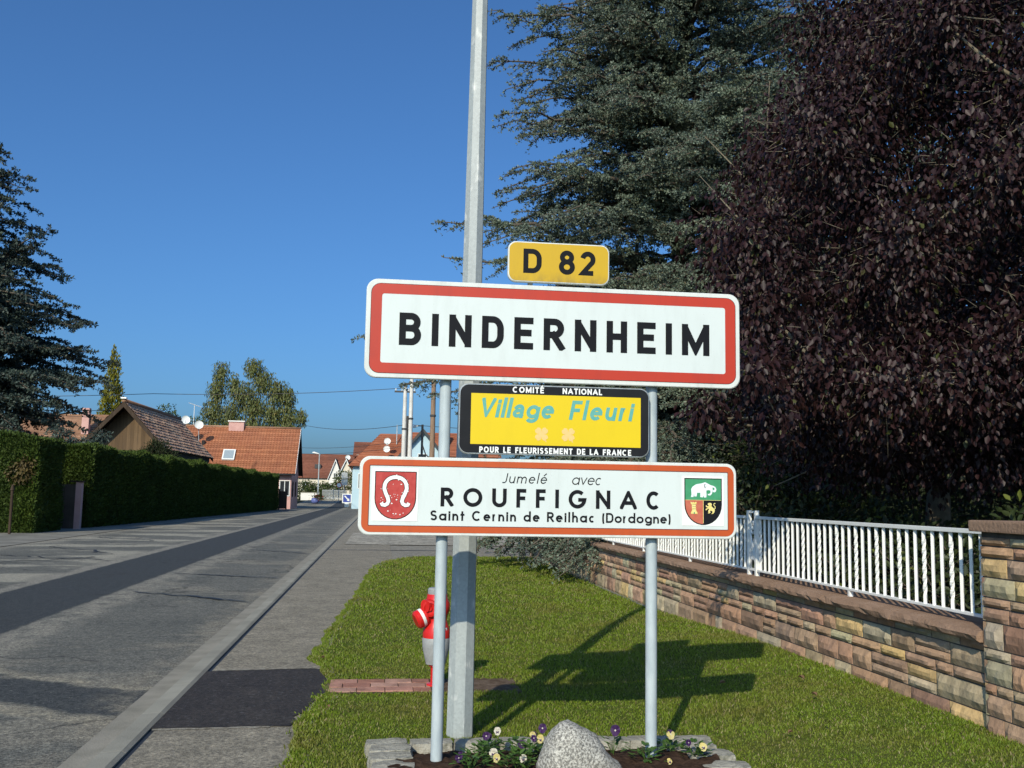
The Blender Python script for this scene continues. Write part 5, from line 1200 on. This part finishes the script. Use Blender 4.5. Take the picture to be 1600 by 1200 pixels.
# dark timber barn
bn = thing('timber_barn', 'brown timber clad barn with a pale course striped tile roof behind the long hedge', 'barn', (-12.95 * 1.08, 52.6 * 1.08, CAM_H * (1 - 1.08)), math.radians(-1.5)); bn.scale = (1.08,) * 3
hw, zE, zR, Lb = 2.15, 3.55, 5.75, 11.6
mb = MB(); mb.box((-1.95, .1, 0), (1.95, Lb - .4, 3.28)); mb.build('wall', M['pink'], bn)
mb = MB(); mb.add([(-2.0, .0, 3.25), (2.0, .0, 3.25), (2.0, .0, 3.6), (0, .0, 5.72), (-2.0, .0, 3.6), (-2.0, .1, 3.25), (2.0, .1, 3.25), (2.0, .1, 3.6), (0, .1, 5.72), (-2.0, .1, 3.6)], [(0, 1, 2, 3, 4), (9, 8, 7, 6, 5), (0, 5, 6, 1), (1, 6, 7, 2), (4, 9, 5, 0)])
mb.add([(-2, .1, 3.25), (-2, Lb - .4, 3.25), (-2, Lb - .4, 3.6), (-2, .1, 3.6), (2, .1, 3.25), (2, Lb - .4, 3.25), (2, Lb - .4, 3.6), (2, .1, 3.6)], [(0, 1, 2, 3), (7, 6, 5, 4)]); 
def planks():
    N = NT('weathered_planks'); x = N.sep(N.oc)[0]; k = N.math('FRACT', N.math('MULTIPLY', x, 5.5)); fl = N.math('FLOOR', N.math('MULTIPLY', x, 5.5))
    wn = N.n('ShaderNodeTexWhiteNoise'); wn.noise_dimensions = '1D'; N.l(fl, wn.inputs['W'])
    c = N.mix(wn.outputs['Value'], (0.105, 0.068, 0.038), (0.175, 0.115, 0.065)); c = N.mix(N.ramp(N.noise(2, N.scaled(N.oc, (5, 1, .6)), 5), .4, .7, 0, .6), c, (0.075, 0.052, 0.035))
    c = N.mix(N.ramp(k, .0, .06, 1, 0), c, (0.02, 0.014, 0.01)); return N.fin(c, .85, .2)
mb.build('gable_cladding', planks(), bn)
for sgn, nm in ((1, 0), (-1, 1)):
    mb = MB(); e0, e1 = (sgn * hw, -.85, zE), (sgn * hw, Lb, zE); r0_, r1_ = (0, -.85, zR + .16), (0, Lb, zR + .16)
    roof_plane(mb, e0, e1, r0_, r1_, 13, 22, .042, .024, 0, 4, .020, 3 + nm); mb.build('roof_slope', M['tile_pale'], bn)
    mb = MB(); n_ = Vector((sgn * (zR + .16 - zE), 0, hw)).normalized() * .07
    for (yy0, yy1) in ((-.85, -.78), (Lb - .07, Lb)):
        mb.add([(sgn * hw, yy0, zE), (0, yy0, zR + .16), (0, yy0, zR - .12), (sgn * hw, yy0, zE - .25), (sgn * hw, yy1, zE), (0, yy1, zR + .16), (0, yy1, zR - .12), (sgn * hw, yy1, zE - .25)], [(0, 1, 2, 3), (7, 6, 5, 4), (0, 4, 5, 1), (2, 6, 7, 3), (3, 7, 4, 0)])
    mb.build('verge_board', M['wood_dark'], bn)
    mb = MB(); mb.add([(sgn * hw, -.85, zE - .03), (sgn * hw, Lb, zE - .03), (0, Lb, zR + .12), (0, -.85, zR + .12)], [(0, 1, 2, 3)]); mb.build('soffit', M['wood_dark'], bn)
    mb = MB(); mb.box((sgn * 1.85 - .08, -.02, 3.3), (sgn * 1.85 + .08, .12, 3.55)); mb.tube([(sgn * 1.4, -.05, 3.3), (sgn * 1.6, -.7, 3.9)], .07, 6); mb.build('bracket', M['wood_dark'], bn)
mb = MB(); mb.tube([(0, -.86, zR + .2), (0, Lb, zR + .2)], .11, 8); mb.build('ridge_tiles', M['tile_tan'], bn, smooth='all')
mb = MB(); mb.bbox((-.14, -.95, zR + .28), (.14, -.72, zR + .36), .02); mb.build('ridge_cap', M['wht'], bn)

# pink house with orange roof
ph = thing('pink_house', 'pale pink house with a long orange tiled roof at the end of the long hedge', 'house', (-8.2, 93.0, 0))
mb = MB(); mb.box((-10.2, .0, 0), (0, 7.4, 3.35)); mb.add([(0, 0, 3.35), (0, 7.4, 3.35), (0, 3.7, 7.3), (-.2, 0, 3.35), (-.2, 7.4, 3.35), (-.2, 3.7, 7.3)], [(0, 1, 2), (5, 4, 3)]); mb.build('wall', M['pink'], ph)
for sgn in (0, 1):
    mb = MB(); ye = -.55 if sgn == 0 else 7.95; roof_plane(mb, (-10.4, ye, 3.18), (.38, ye, 3.18), (-10.4, 3.7, 7.55), (.38, 3.7, 7.55), 21, 40, .045, .03, 0, 3, .008, 11 + sgn); mb.build('roof_slope', M['tile_orange'], ph)
    mb = MB(); mb.add([(-10.4, ye, 3.14), (.38, ye, 3.14), (.38, 3.7, 7.5), (-10.4, 3.7, 7.5)], [(0, 1, 2, 3)]); mb.build('soffit', M['wood_dark'], ph)
    mb = MB(); mb.add([(.36, ye, 3.20), (.36, 3.7, 7.58), (.36, 3.7, 7.36), (.36, ye, 2.98), (.41, ye, 3.20), (.41, 3.7, 7.58), (.41, 3.7, 7.36), (.41, ye, 2.98)], [(0, 1, 2, 3), (7, 6, 5, 4), (0, 4, 5, 1), (2, 6, 7, 3)]); mb.build('verge_board', M['wht'] if sgn == 0 else M['wood_dark'], ph)
mb = MB(); mb.tube([(-10.4, 3.7, 7.6), (.4, 3.7, 7.6)], .11, 8); mb.build('ridge_tiles', M['tile_tan'], ph, smooth='all')
mb = MB(); mb.tube([(-10.4, -.62, 3.12), (.38, -.62, 3.12)], .08, 8); mb.build('gutter', M['metal_dark'], ph, smooth='all')
mb = MB(); mb.bbox((-6.3, 3.3, 7.0), (-4.9, 4.1, 8.05), .02); ch = mb.build('chimney', M['pink'], ph); mb = MB(); mb.bbox((-6.38, 3.2, 8.05), (-4.82, 4.2, 8.17), .02); mb.build('chimney_cap', M['white_wall'], ch)
def on_roof(x, t, lift=.12): return Vector((x, -.55 + 4.25 * t, 3.18 + 4.37 * t)) + Vector((0, -.717, .697)) * lift
mb = MB(); P = [on_roof(-6.35, .25, .06), on_roof(-5.25, .25, .06), on_roof(-5.25, .47, .06), on_roof(-6.35, .47, .06)]; Q = [p + Vector((0, -.717, .697)) * .14 for p in P]
mb.add(P + Q, [(4, 5, 6, 7), (0, 1, 5, 4), (1, 2, 6, 5), (2, 3, 7, 6), (3, 0, 4, 7)]); sk = mb.build('skylight', M['wht'], ph)
c = sum(Q, Vector()) / 4; mb = MB(); mb.add([c + (q - c) * .80 + Vector((0, -.717, .697)) * .012 for q in Q], [(0, 1, 2, 3)]); mb.build('pane', M['skyglass'], sk)
mb = MB(); a = on_roof(-8.3, .60, 0); mb.tube([a, a + Vector((0, -.1, .35))], .16, 8); mb.build('roof_vent', M['metal_dark'], ph)
dish(ph, (-8.6, .9, 7.5), .40, (.25, -1, .25), (-8.6, 1.3, 5.9)); dish(ph, (-9.75, .6, 7.9), .40, (.25, -1, .25), (-9.75, 1.2, 5.7))
window(ph, (-1.05, 0, 1.15), .95, 1.45); window(ph, (0, 1.2, 1.1), .9, 1.4, 'x', M['wood_dark']); window(ph, (0, 4.2, 1.1), .9, 1.4, 'x', M['wood_dark']); window(ph, (0, 3.2, 4.6), .9, 1.1, 'x', M['wood_dark'])
an = MB(); an.tube([(-9.6, 3.7, 7.6), (-9.6, 3.7, 9.6)], .03, 6); an.tube([(-10.1, 3.5, 9.75), (-9.0, 3.9, 9.4)], .03, 6)
for k in range(6): x = -10.0 + k * .18; an.tube([(x, 3.2, 9.72 - k * .06), (x, 4.0, 9.72 - k * .06)], .015, 4)
an.build('aerial', M['wht'], ph)
fp = thing('yard_gate', 'dark low yard gate between the long hedge and the pink house', 'gate', (-8.75, 88.2, 0))
for x in (0, .62):
    mb = MB(); mb.bbox((x - .05, -.05, 0), (x + .05, .05, 1.8), .01); mb.build('gate_post', M['wood_dark'], fp)
mb = MB(); mb.bbox((.05, -.02, .1), (.57, .02, 1.6), .005); mb.build('gate_leaf', M['wood_dark'], fp)

def simple_house(name, label, cat, at, W, D, hE, hR, wallm, roofm, axis='x', ov=.35, rows=14, cols_=22, rz=0, extra=None, group=None):
    t = thing(name, label, cat, at, rz, group); mb = MB(); mb.box((0, 0, -.3), (W, D, hE))
    if axis == 'x':
        for x in (0, W): mb.add([(x, 0, hE), (x, D, hE), (x, D / 2, hR - .1)], [(0, 1, 2)])
        pl = [((-ov, -ov, hE - .2), (W + ov, -ov, hE - .2), (-ov, D / 2, hR), (W + ov, D / 2, hR)), ((-ov, D + ov, hE - .2), (W + ov, D + ov, hE - .2), (-ov, D / 2, hR), (W + ov, D / 2, hR))]
        rd = ((-ov, D / 2, hR + .03), (W + ov, D / 2, hR + .03))
    else:
        for y in (0, D): mb.add([(0, y, hE), (W, y, hE), (W / 2, y, hR - .1)], [(0, 1, 2)])
        pl = [((-ov, -ov, hE - .2), (-ov, D + ov, hE - .2), (W / 2, -ov, hR), (W / 2, D + ov, hR)), ((W + ov, -ov, hE - .2), (W + ov, D + ov, hE - .2), (W / 2, -ov, hR), (W / 2, D + ov, hR))]
        rd = ((W / 2, -ov, hR + .03), (W / 2, D + ov, hR + .03))
    mb.build('wall', wallm, t)
    for i, p in enumerate(pl):
        r_ = MB(); roof_plane(r_, *p, rows, cols_, .05, .025, 0, 2, .008, i); r_.add([Vector(q) - Vector((0, 0, .03)) for q in (p[0], p[1], p[3], p[2])], [(0, 1, 2, 3)]); r_.build('roof_slope', roofm, t)
    r_ = MB(); r_.tube(rd, .1, 6); r_.build('ridge_tiles', roofm, t, smooth='all')
    return t
M['verge_white'] = M['wht']
def white_verge(t, W, hE, hR, y, ov=.35):
    for s in (0, 1):
        mb = MB(); x0 = -ov if s == 0 else W + ov
        mb.add([(x0, y, hE - .2), (W / 2, y, hR + .06), (W / 2, y, hR - .22), (x0, y, hE - .45), (x0, y + .05, hE - .2), (W / 2, y + .05, hR + .06), (W / 2, y + .05, hR - .22), (x0, y + .05, hE - .45)], [(0, 1, 2, 3), (7, 6, 5, 4), (0, 4, 5, 1), (2, 6, 7, 3)]); mb.build('verge_board', M['wht'], t)

# tan roofed house behind the left cedar
t = simple_house('tan_roof_house', 'house with a tan tiled roof glimpsed behind the left cedar', 'house', (-26.5 * 1.3, 75.0 * 1.3, CAM_H * (1 - 1.3)), 7.2, 7.0, 4.9, 7.0, M['cream_wall'], M['tile_tan'])
t.scale = (1.3,) * 3; mb = MB(); mb.bbox((4.6, .9, 4.6), (5.1, 1.4, 7.4), .02); mb.build('chimney', M['pink'], t)
# pale blue house where the road bends
bh = thing('blue_house', 'pale blue house with red hipped roof at the bend of the road', 'house', (-2.6, 99.0, 0))
mb = MB(); mb.box((-.3, 1.0, -.3), (9.2, 9.5, 4.5)); mb.build('wall', M['blue_wall'], bh)
mb = MB(); A0, A1, A2, A3 = (-.75, .5, 4.2), (9.6, .5, 4.2), (9.6, 10, 4.2), (-.75, 10, 4.2); R0_, R1_ = (2.35, 5.2, 7.75), (7.0, 5.2, 7.75)
roof_plane(mb, A0, A1, R0_, R1_, 15, 28, .05, .025, 0, 2, .008, 1); mb.build('roof_slope', M['tile_red'], bh)
mb = MB(); roof_plane(mb, A3, A0, R0_, (R0_[0], R0_[1] + .01, R0_[2]), 15, 20, .05, .025, 0, 2, .008, 2); mb.build('hip_slope', M['tile_red'], bh)
mb = MB(); roof_plane(mb, A1, A2, R1_, (R1_[0], R1_[1] + .01, R1_[2]), 15, 20, .05, .025, 0, 2, .008, 3); mb.build('hip_slope', M['tile_red'], bh)
mb = MB(); roof_plane(mb, A2, A3, R1_, R0_, 15, 28, .05, .025, 0, 2, .008, 4); mb.build('roof_slope', M['tile_red'], bh)
mb = MB(); mb.box((4.3, -1.6, -.3), (8.6, 1.2, 5.3)); mb.add([(4.3, -1.6, 5.3), (8.6, -1.6, 5.3), (6.45, -1.6, 7.75)], [(0, 1, 2)]); mb.build('gable_wing', M['blue_wall'], bh)
for s in (-1, 1):
    mb = MB(); roof_plane(mb, (6.45 + s * 2.55, -2.1, 4.95), (6.45 + s * 2.55, 4.5, 4.95), (6.45, -2.1, 7.9), (6.45, 4.5, 7.9), 14, 14, .05, .025, 0, 2, .008, 6 + s); mb.build('wing_roof', M['tile_red'], bh)
    mb = MB(); mb.add([(6.45 + s * 2.58, -2.12, 4.98), (6.45, -2.12, 7.95), (6.45, -2.12, 7.6), (6.45 + s * 2.58, -2.12, 4.63), (6.45 + s * 2.58, -2.06, 4.98), (6.45, -2.06, 7.95), (6.45, -2.06, 7.6), (6.45 + s * 2.58, -2.06, 4.63)], [(0, 1, 2, 3), (7, 6, 5, 4), (0, 4, 5, 1), (2, 6, 7, 3)]); mb.build('verge_board', M['metal_dark'], bh)
window(bh, (.25, 1.0, 2.0), 1.0, 1.5); window(bh, (6.0, -1.6, 4.2), .9, 1.3)
dish(bh, (3.05, 1.2, 6.75), .34, (-.1, -1, .2), (3.05, 2.2, 6.1)); dish(bh, (3.0, .8, 5.95), .34, (-.1, -1, .2), (3.0, 1.6, 5.75))
mb = MB(); mb.tube([(4.0, 3.6, 6.6), (4.0, 3.6, 8.6)], .05, 6); mb.build('aerial_mast', M['post'], bh)
# cream gabled annexe to its left, dark blue in the shade below
t = simple_house('cream_annexe', 'small cream gabled annexe with brown roof left of the blue house', 'house', (-2.75, 106.5, 0), 3.6, 6.5, 5.6, 7.0, M['cream_wall'], M['tile_brown'], 'x', rows=8, cols_=10); 
# far houses beyond the junction
t = simple_house('brown_roof_house', 'wide house with a long brown tiled roof at the far end of the street', 'house', (-15.0, 165.0, .5), 10.4, 9.5, 3.6, 7.4, M['cream_wall'], M['tile_brown'], 'x', rows=16, cols_=34)
window(t, (2.2, 0, 1.4), 1.1, 1.4); dish(t, (9.3, 2.0, 6.9), .42, (.1, -1, .2), (9.3, 2.6, 5.6)); mb = MB(); P = [(4.1, -.1, 3.75)]; mb.box((4.0, 1.5, 5.0), (5.0, 2.4, 5.7)); mb.build('skylight', M['metal_dark'], t)
t = simple_house('gabled_house', 'small white gabled house with black roof beside the far street lamp', 'house', (-7.75, 150.0, .5), 1.75, 6, 3.2, 6.0, M['white_wall'], M['tile_black'], 'y', .25, 10, 10); white_verge(t, 1.75, 3.2, 6.0, -.3, .25); window(t, (.6, 0, 3.0), .55, 1.0)
t = simple_house('gabled_house', 'cream gabled house with black roof left of the road signs', 'house', (-6.3, 147.0, .5), 2.2, 7, 3.3, 6.0, M['cream_wall'], M['tile_black'], 'y', .25, 10, 10); white_verge(t, 2.2, 3.3, 6.0, -.3, .25); window(t, (.7, 0, 2.6), .7, 1.0)
t = simple_house('roof_house', 'house behind the blue house whose brick red roof shows between the posts', 'house', (3.5, 112.0, .2), 9.5, 8, 5.8, 8.4, M['cream_wall'], M['tile_red'], 'x', rows=12, cols_=24)
mb = MB(); mb.bbox((3.2, 1.2, 6.2), (3.9, 1.9, 8.9), .02); mb.build('chimney', M['tile_red'], t)

# ---------------------------------------------------------------- trees and shrubs of the village
def wp(x, z, y=110.0): return (x + 14.0, y - 110.0, z)
cl = [(wp(-17.6, 14.2), (1.1, 1.1, 1.5)), (wp(-17.9, 12.2), (1.3, 1.3, 1.6)), (wp(-16.2, 13.0), (.8, .8, 1.4)), (wp(-14.2, 14.9), (1.3, 1.2, 1.3)), (wp(-13.2, 13.4), (1.5, 1.4, 1.6)), (wp(-15.2, 11.8), (1.6, 1.5, 1.7)),
      (wp(-18.3, 9.8), (1.4, 1.4, 1.7)), (wp(-16.4, 9.6), (1.6, 1.6, 1.8)), (wp(-13.9, 10.6), (1.7, 1.6, 1.9)), (wp(-11.6, 12.3), (1.5, 1.4, 1.7)), (wp(-10.4, 11.6), (1.1, 1.1, 1.6)), (wp(-11.8, 9.8), (1.6, 1.6, 1.8)), (wp(-10.2, 9.3), (1.3, 1.3, 1.6)),
      (wp(-8.9, 9.6), (.75, .8, 1.1)), (wp(-14.5, 8.2), (2.2, 2.0, 1.5)), (wp(-17.6, 7.6), (1.8, 1.8, 1.5)), (wp(-11.5, 7.8), (2.0, 2.0, 1.5))]
leafy('weeping_birch', 'tall loose green birch with two tops behind the orange roof', (-14.0, 110.0, 0), [(c, (r[0] * .92, r[1] * .92, r[2] * .95)) for c, r in cl], 23000, .29, M['birch'], (12, .28), 12, droop=1.6, wr=.36, shell=.1, gapscale=None)
# golden cypress: narrow cone of upright sprays
cl = []
g = np.random.default_rng(17)
for z in np.arange(1.0, 11.2, .34):
    R_ = np.interp(z, [0, 5.5, 8.5, 10.6, 11.4], [1.45, 1.15, .72, .28, .08])
    for k in range(5): a = g.uniform(0, 2 * PI); cl.append(((R_ * .55 * math.cos(a), R_ * .55 * math.sin(a), z), (max(.1, R_ * .42), max(.1, R_ * .42), .42)))
leafy('golden_cypress', 'narrow golden green cypress rising behind the barn roof', (-18.3, 70.0, 0), cl, 9000, .22, M['cypress'], (10.5, .14), 5, droop=-1.0, wr=.4, shell=.3, twigs=False)
_c = bpy.data.objects['golden_cypress']; _c.scale = (1.571,) * 3; _c.location = (-28.76, 110.0, CAM_H * (1 - 1.571))
leafy('small_blue_conifer', 'small blue grey conifer between the short hedge and the barn', (-12.5, 43.5, 0), [((0, 0, 2.2), (.8, .8, 1.0)), ((-.6, 0, 3.2), (.7, .6, .5)), ((.35, 0, 3.35), (.6, .5, .45)), ((.8, 0, 3.75), (.4, .4, .25)), ((-.9, .1, 3.8), (.5, .5, .3))], 2600, .17, M['cedar_dark'], (3.2, .07), 6, droop=.3, wr=.3, shell=.2)
leafy('dark_conifer_shrub', 'dark rounded conifer standing against the barn eave', (-12.05, 55.3, -.1), [((-.45, 0, 3.1), (.55, .5, .75)), ((-.1, 0, 3.6), (.45, .45, .75)), ((.35, 0, 3.45), (.5, .5, .7)), ((.85, 0, 3.1), (.5, .5, .6)), ((0, 0, 2), (1.1, .8, 1.3))], 9000, .13, M['backhedge'], (3.0, .06), 7, droop=-.6, wr=.35, shell=.3)
for i, (x, y, h, r, lb) in enumerate([(-21.0, 100, 9.9, 1.1, 'small distant tree showing above the barn roof near its ridge'), (-19.0, 104, 9.0, .9, 'small distant tree showing left of the satellite dishes')]):
    leafy('distant_tree', lb, (x, y, 0), [((0, 0, h - 1.2), (r, r, 1.2)), ((.8, 0, h - 2.4), (r * 1.2, r, 1.2)), ((-.7, 0, h - 2.6), (r * 1.2, r, 1.3))], 1500, .25, M['shrub'], (h - 1.5, .12), 60 + i, 'trees beyond the barn', droop=.2)
for i, (x, y, w_, h, n, lb) in enumerate([(-10.6, 138.5, 1.5, 2.9, 1500, 'round green shrub nearest the pink house at the far end of the street'), (-8.6, 139.5, 1.5, 2.5, 1500, 'low green shrub behind the white wall, left of the far street lamp'), (-6.9, 138.0, 1.3, 2.6, 1300, 'green shrub behind the grey fence, just right of the far street lamp'), (-5.1, 141.0, 1.3, 4.6, 1800, 'taller green shrub behind the road signs')]):
    leafy('garden_shrub', lb, (x, y, .5), [((0, 0, h * .45), (w_, 1.0, h * .48)), ((w_ * .5, 0, h * .6), (w_ * .6, .8, h * .35)), ((-w_ * .6, .2, h * .5), (w_ * .6, .8, h * .4))], n, .24, M['shrub'], (h * .5, .08), 70 + i, 'shrubs at the far junction', droop=.1, cat='shrub', trunk_name='stem')

# ---------------------------------------------------------------- far junction: wall, fence, lamp, signs, planters, bollard
wt = thing('garden_wall', 'low white rendered garden wall at the far junction', 'wall', (-10.6, 135.0, .45))
mb = MB(); mb.box((0, 0, 0), (2.4, .25, 1.05)); mb.build('masonry', M['white_wall'], wt); mb = MB(); mb.box((-.04, -.05, 1.053), (2.44, .3, 1.13)); mb.build('coping', M['concrete'], wt)
ft = thing('grey_fence', 'grey vertical bar fence on a pale kerb at the far junction', 'fence', (-7.75, 134.0, .45))
mb = MB(); mb.box((0, 0, 0), (3.4, .25, .22)); mb.build('kerb_wall', M['concrete'], ft)
for zz in (.45, 1.35): mb = MB(); mb.box((0, .08, zz), (3.2, .12, zz + .07)); mb.build('fence_rail', M['alu'], ft)
sl = None
for k in range(27):
    if sl is None:
        mb = MB(); mb.box((0, .04, .25), (.07, .075, 1.5)); sl = mb.build('slat', M['alu'], ft)
    else:
        c = sl.copy(); COL.objects.link(c); c.parent = ft; c.location = (k * .118, 0, 0)
mb = MB(); mb.box((3.2, -.05, 0), (3.55, .3, 1.45)); mb.build('gate_pier', M['cream_wall'], ft)
sl = thing('street_lamp', 'slender grey street lamp at the far junction', 'street lamp', (-8.05, 130.0, .4))
mb = MB(); mb.tube([(0, 0, 0), (0, 0, 6.0)], [.09, .06], 8); mb.build('pole', M['post'], sl); mb = MB(); mb.tube([(.15, 0, 5.95), (-.1, 0, 6.1), (-.7, -.1, 6.25), (-.9, -.1, 6.25)], [.05, .09, .13, .05], 8); mb.build('lamp_head', M['wht'], sl, smooth='all')
def disc(mb, c, r, th=.03, n=20, m=0): mb.prism([(c[0] + r * math.cos(t), c[2] + r * math.sin(t)) for t in np.linspace(2 * PI, 0, n, endpoint=False)], c[1] - th, c[1], m)
M['blue_sign'] = mat('blue_sign_face', (0.03, 0.06, 0.30), (0.04, 0.07, 0.34), 6, .4, .5)
rs = thing('road_sign', 'round white sign with red rim on a pole at the far junction', 'road sign', (-5.2, 125.0, .35))
mb = MB(); mb.tube([(0, 0, 0), (0, 0, 2.4)], .04, 8); mb.build('pole', M['post'], rs); mb = MB(); disc(mb, (0, -.06, 2.15), .34, .03, 20, 0); disc(mb, (0, -.092, 2.15), .26, .003, 20, 1); mb.build('sign_face', [M['sign_red'], M['wht']], rs)
rs = thing('road_sign', 'pair of square grey backed signs on a tall pole at the far junction', 'road sign', (-4.6, 125.5, .35))
mb = MB(); mb.tube([(0, 0, 0), (0, 0, 3.9)], .045, 8); mb.build('pole', M['post'], rs)
for zz in (3.0, 2.15): mb = MB(); mb.prism(rrect(-.37, zz, .37, zz + .74, .05)[::-1], -.09, -.06); mb.build('sign_plate', M['alu'], rs)
bl = thing('keep_right_bollard', 'low white traffic bollard with a blue arrow plate in the middle of the road', 'bollard', (-3.62, 108.0, .05))
mb = MB(); mb.bbox((-.22, -.18, 0), (.22, .18, .42), .04); mb.build('base', M['wht'], bl)
mb = MB(); mb.bbox((-.50, -.06, .42), (.50, .06, 1.42), .03); mb.build('sign_box', M['wht'], bl); mb = MB(); mb.flat([(-.40, .52), (-.40, 1.32), (.40, 1.32), (.40, .52)], -.064); mb.build('blue_face', M['blue_sign'], bl)
mb = MB(); rib(mb, [(-.25, 1.2), (.16, .76)], .12, -.068, 0); mb.flat([(.28, .62), (.22, .95), (-.02, .70)][::-1], -.0682); mb.build('arrow', M['wht'], bl)
pd = thing('planter', 'blue ball shaped planter with flowers at the far junction', 'planter', (-7.6, 118.0, .25))
mb = MB(); lathe(mb, [(0, 0), (.28, .02), (.45, .25), (.45, .45), (.36, .66), (0, .66)], 16); mb.build('pot', mat('blue_glaze', (0.10, 0.13, 0.36), (0.13, 0.17, 0.42), 5, .4), pd, smooth='all')
V, F_ = leaf_quads(rng.normal(0, .28, (400, 3)) * np.array([1.2, 1, .6]) + np.array([.35, 0, .75]), rand_dir(400), rand_dir(400), np.full(400, .16), np.full(400, .05)); np_mesh('flowers', V, F_, leafmat('red_flowers', (0.04, 0.08, 0.02), (0.08, 0.12, 0.03), .2, .5, .3, 1, (0.4, 0.03, 0.03), .7), pd)

# ---------------------------------------------------------------- poles and overhead cables
def pole(name, label, x, y, h, r, m, ins=True, group='utility poles seen between the boards'):
    t = thing(name, label, 'pole', (x, y, 0), 0, group); mb = MB(); mb.tube([(0, 0, -.1), (0, 0, h)], [r * 1.15, r * .8], 10); mb.build('shaft', m, t, smooth=True)
    if ins:
        mb = MB(); mb.box((-.8, -.07, h - .45), (.8, .07, h - .33)); mb.build('crossarm', M['metal_dark'], t)
        for xx in (-.7, -.25, .25, .7): mb = MB(); lathe(mb, [(.03, 0), (.06, .05), (.03, .1), (.06, .15), (0, .2)], 8, 0, None, (xx, 0, h - .33)); mb.build('insulator', M['wht'], t)
    mb = MB(); mb.tube([(0, 0, h * .66), (0, 0, h * .66 + .12)], r * 1.15, 10); mb.build('band', M['metal_dark'], t)
    return t
M['pole_white'] = mat('pale_concrete_pole', (0.56, 0.55, 0.52), (0.66, 0.65, 0.62), 2, .8, .2)
M['pole_wood'] = mat('weathered_pole_wood', (0.20, 0.13, 0.085), (0.30, 0.21, 0.15), 3, .85, .2, stretch=(5, 5, .5), bump=.5, bscale=20)
pole('utility_pole', 'left pale pole of the pair seen between the boards', 1.55, 75.0, 9.6, .17, M['pole_white'])
pole('utility_pole', 'right pale pole of the pair, slightly taller', 2.02, 75.0, 10.8, .17, M['pole_white'])
pole('utility_pole', 'thin dark grey pole between the two pale poles', 1.80, 76.5, 7.5, .13, M['metal_dark'], False)
pole('wooden_pole', 'brown wooden pole just left of the left sign post', 2.95, 60.0, 9.4, .16, M['pole_wood'])
t = thing('street_lamp', 'grey pole with a small lamp arm left of the wooden pole', 'street lamp', (3.0, 77.0, 0))
mb = MB(); mb.tube([(0, 0, 0), (0, 0, 6.9)], .09, 8); mb.build('pole', M['metal_dark'], t)
mb = MB(); mb.tube([(0, 0, 6.8), (-.5, 0, 6.78)], .04, 6); mb.tube([(0, 0, 5.4), (.3, 0, 4.6), (.75, 0, 4.2)], .05, 6); mb.build('arm', M['metal_dark'], t)
mb = MB(); mb.tube([(-.35, 0, 6.8), (-.6, 0, 6.75), (-.75, 0, 6.7)], [.05, .12, .06], 8); mb.build('lamp_head', M['wht'], t)
def cable(label, pts, r=.022):
    mb = MB(); P = []
    for a, b in zip(pts, pts[1:]):
        a, b = Vector(a), Vector(b); sag = .012 * (b - a).length
        P += [a.lerp(b, t_) - Vector((0, 0, sag * 4 * t_ * (1 - t_))) for t_ in np.linspace(0, 1, 14)[:-1]]
    P.append(Vector(pts[-1])); o0 = P[0].copy(); mb.tube([p - o0 for p in P], r, 5); o = mb.build('overhead_cable', M['metal_dark'], None, smooth='all'); o.location = o0; tag(o, label, 'cable', 'overhead cables over the village')
cable('top cable running left from the pale poles above the orange roof', [(-48, 78, 8.2), (-17, 76, 8.6), (1.5, 75, 9.5)])
cable('middle cable running level across the sky just above the orange roof', [(-9, 112, 9.0), (1.8, 75.1, 6.75), (14, 77, 6.7)])
cable('upper of the two low cables near the far roofs', [(-9.6, 100, 6.0), (1.5, 75, 5.5)], .016)
cable('lower of the two low cables near the far roofs', [(-9.6, 100.2, 5.4), (1.5, 75.2, 5.1)], .016)
cable('cable from the barn ridge to the distant trees on the left', [(-46, 70, 8.0), (-16.5, 95, 7.9)], .022)
cable('cable high behind the left cedar reaching the barn', [(-40, 60, 6.4), (-14, 66, 6.6)], .018)
cable('cable between the wooden pole and the lamp column side', [(2.9, 60, 9.0), (16, 66, 8.6)], .018)
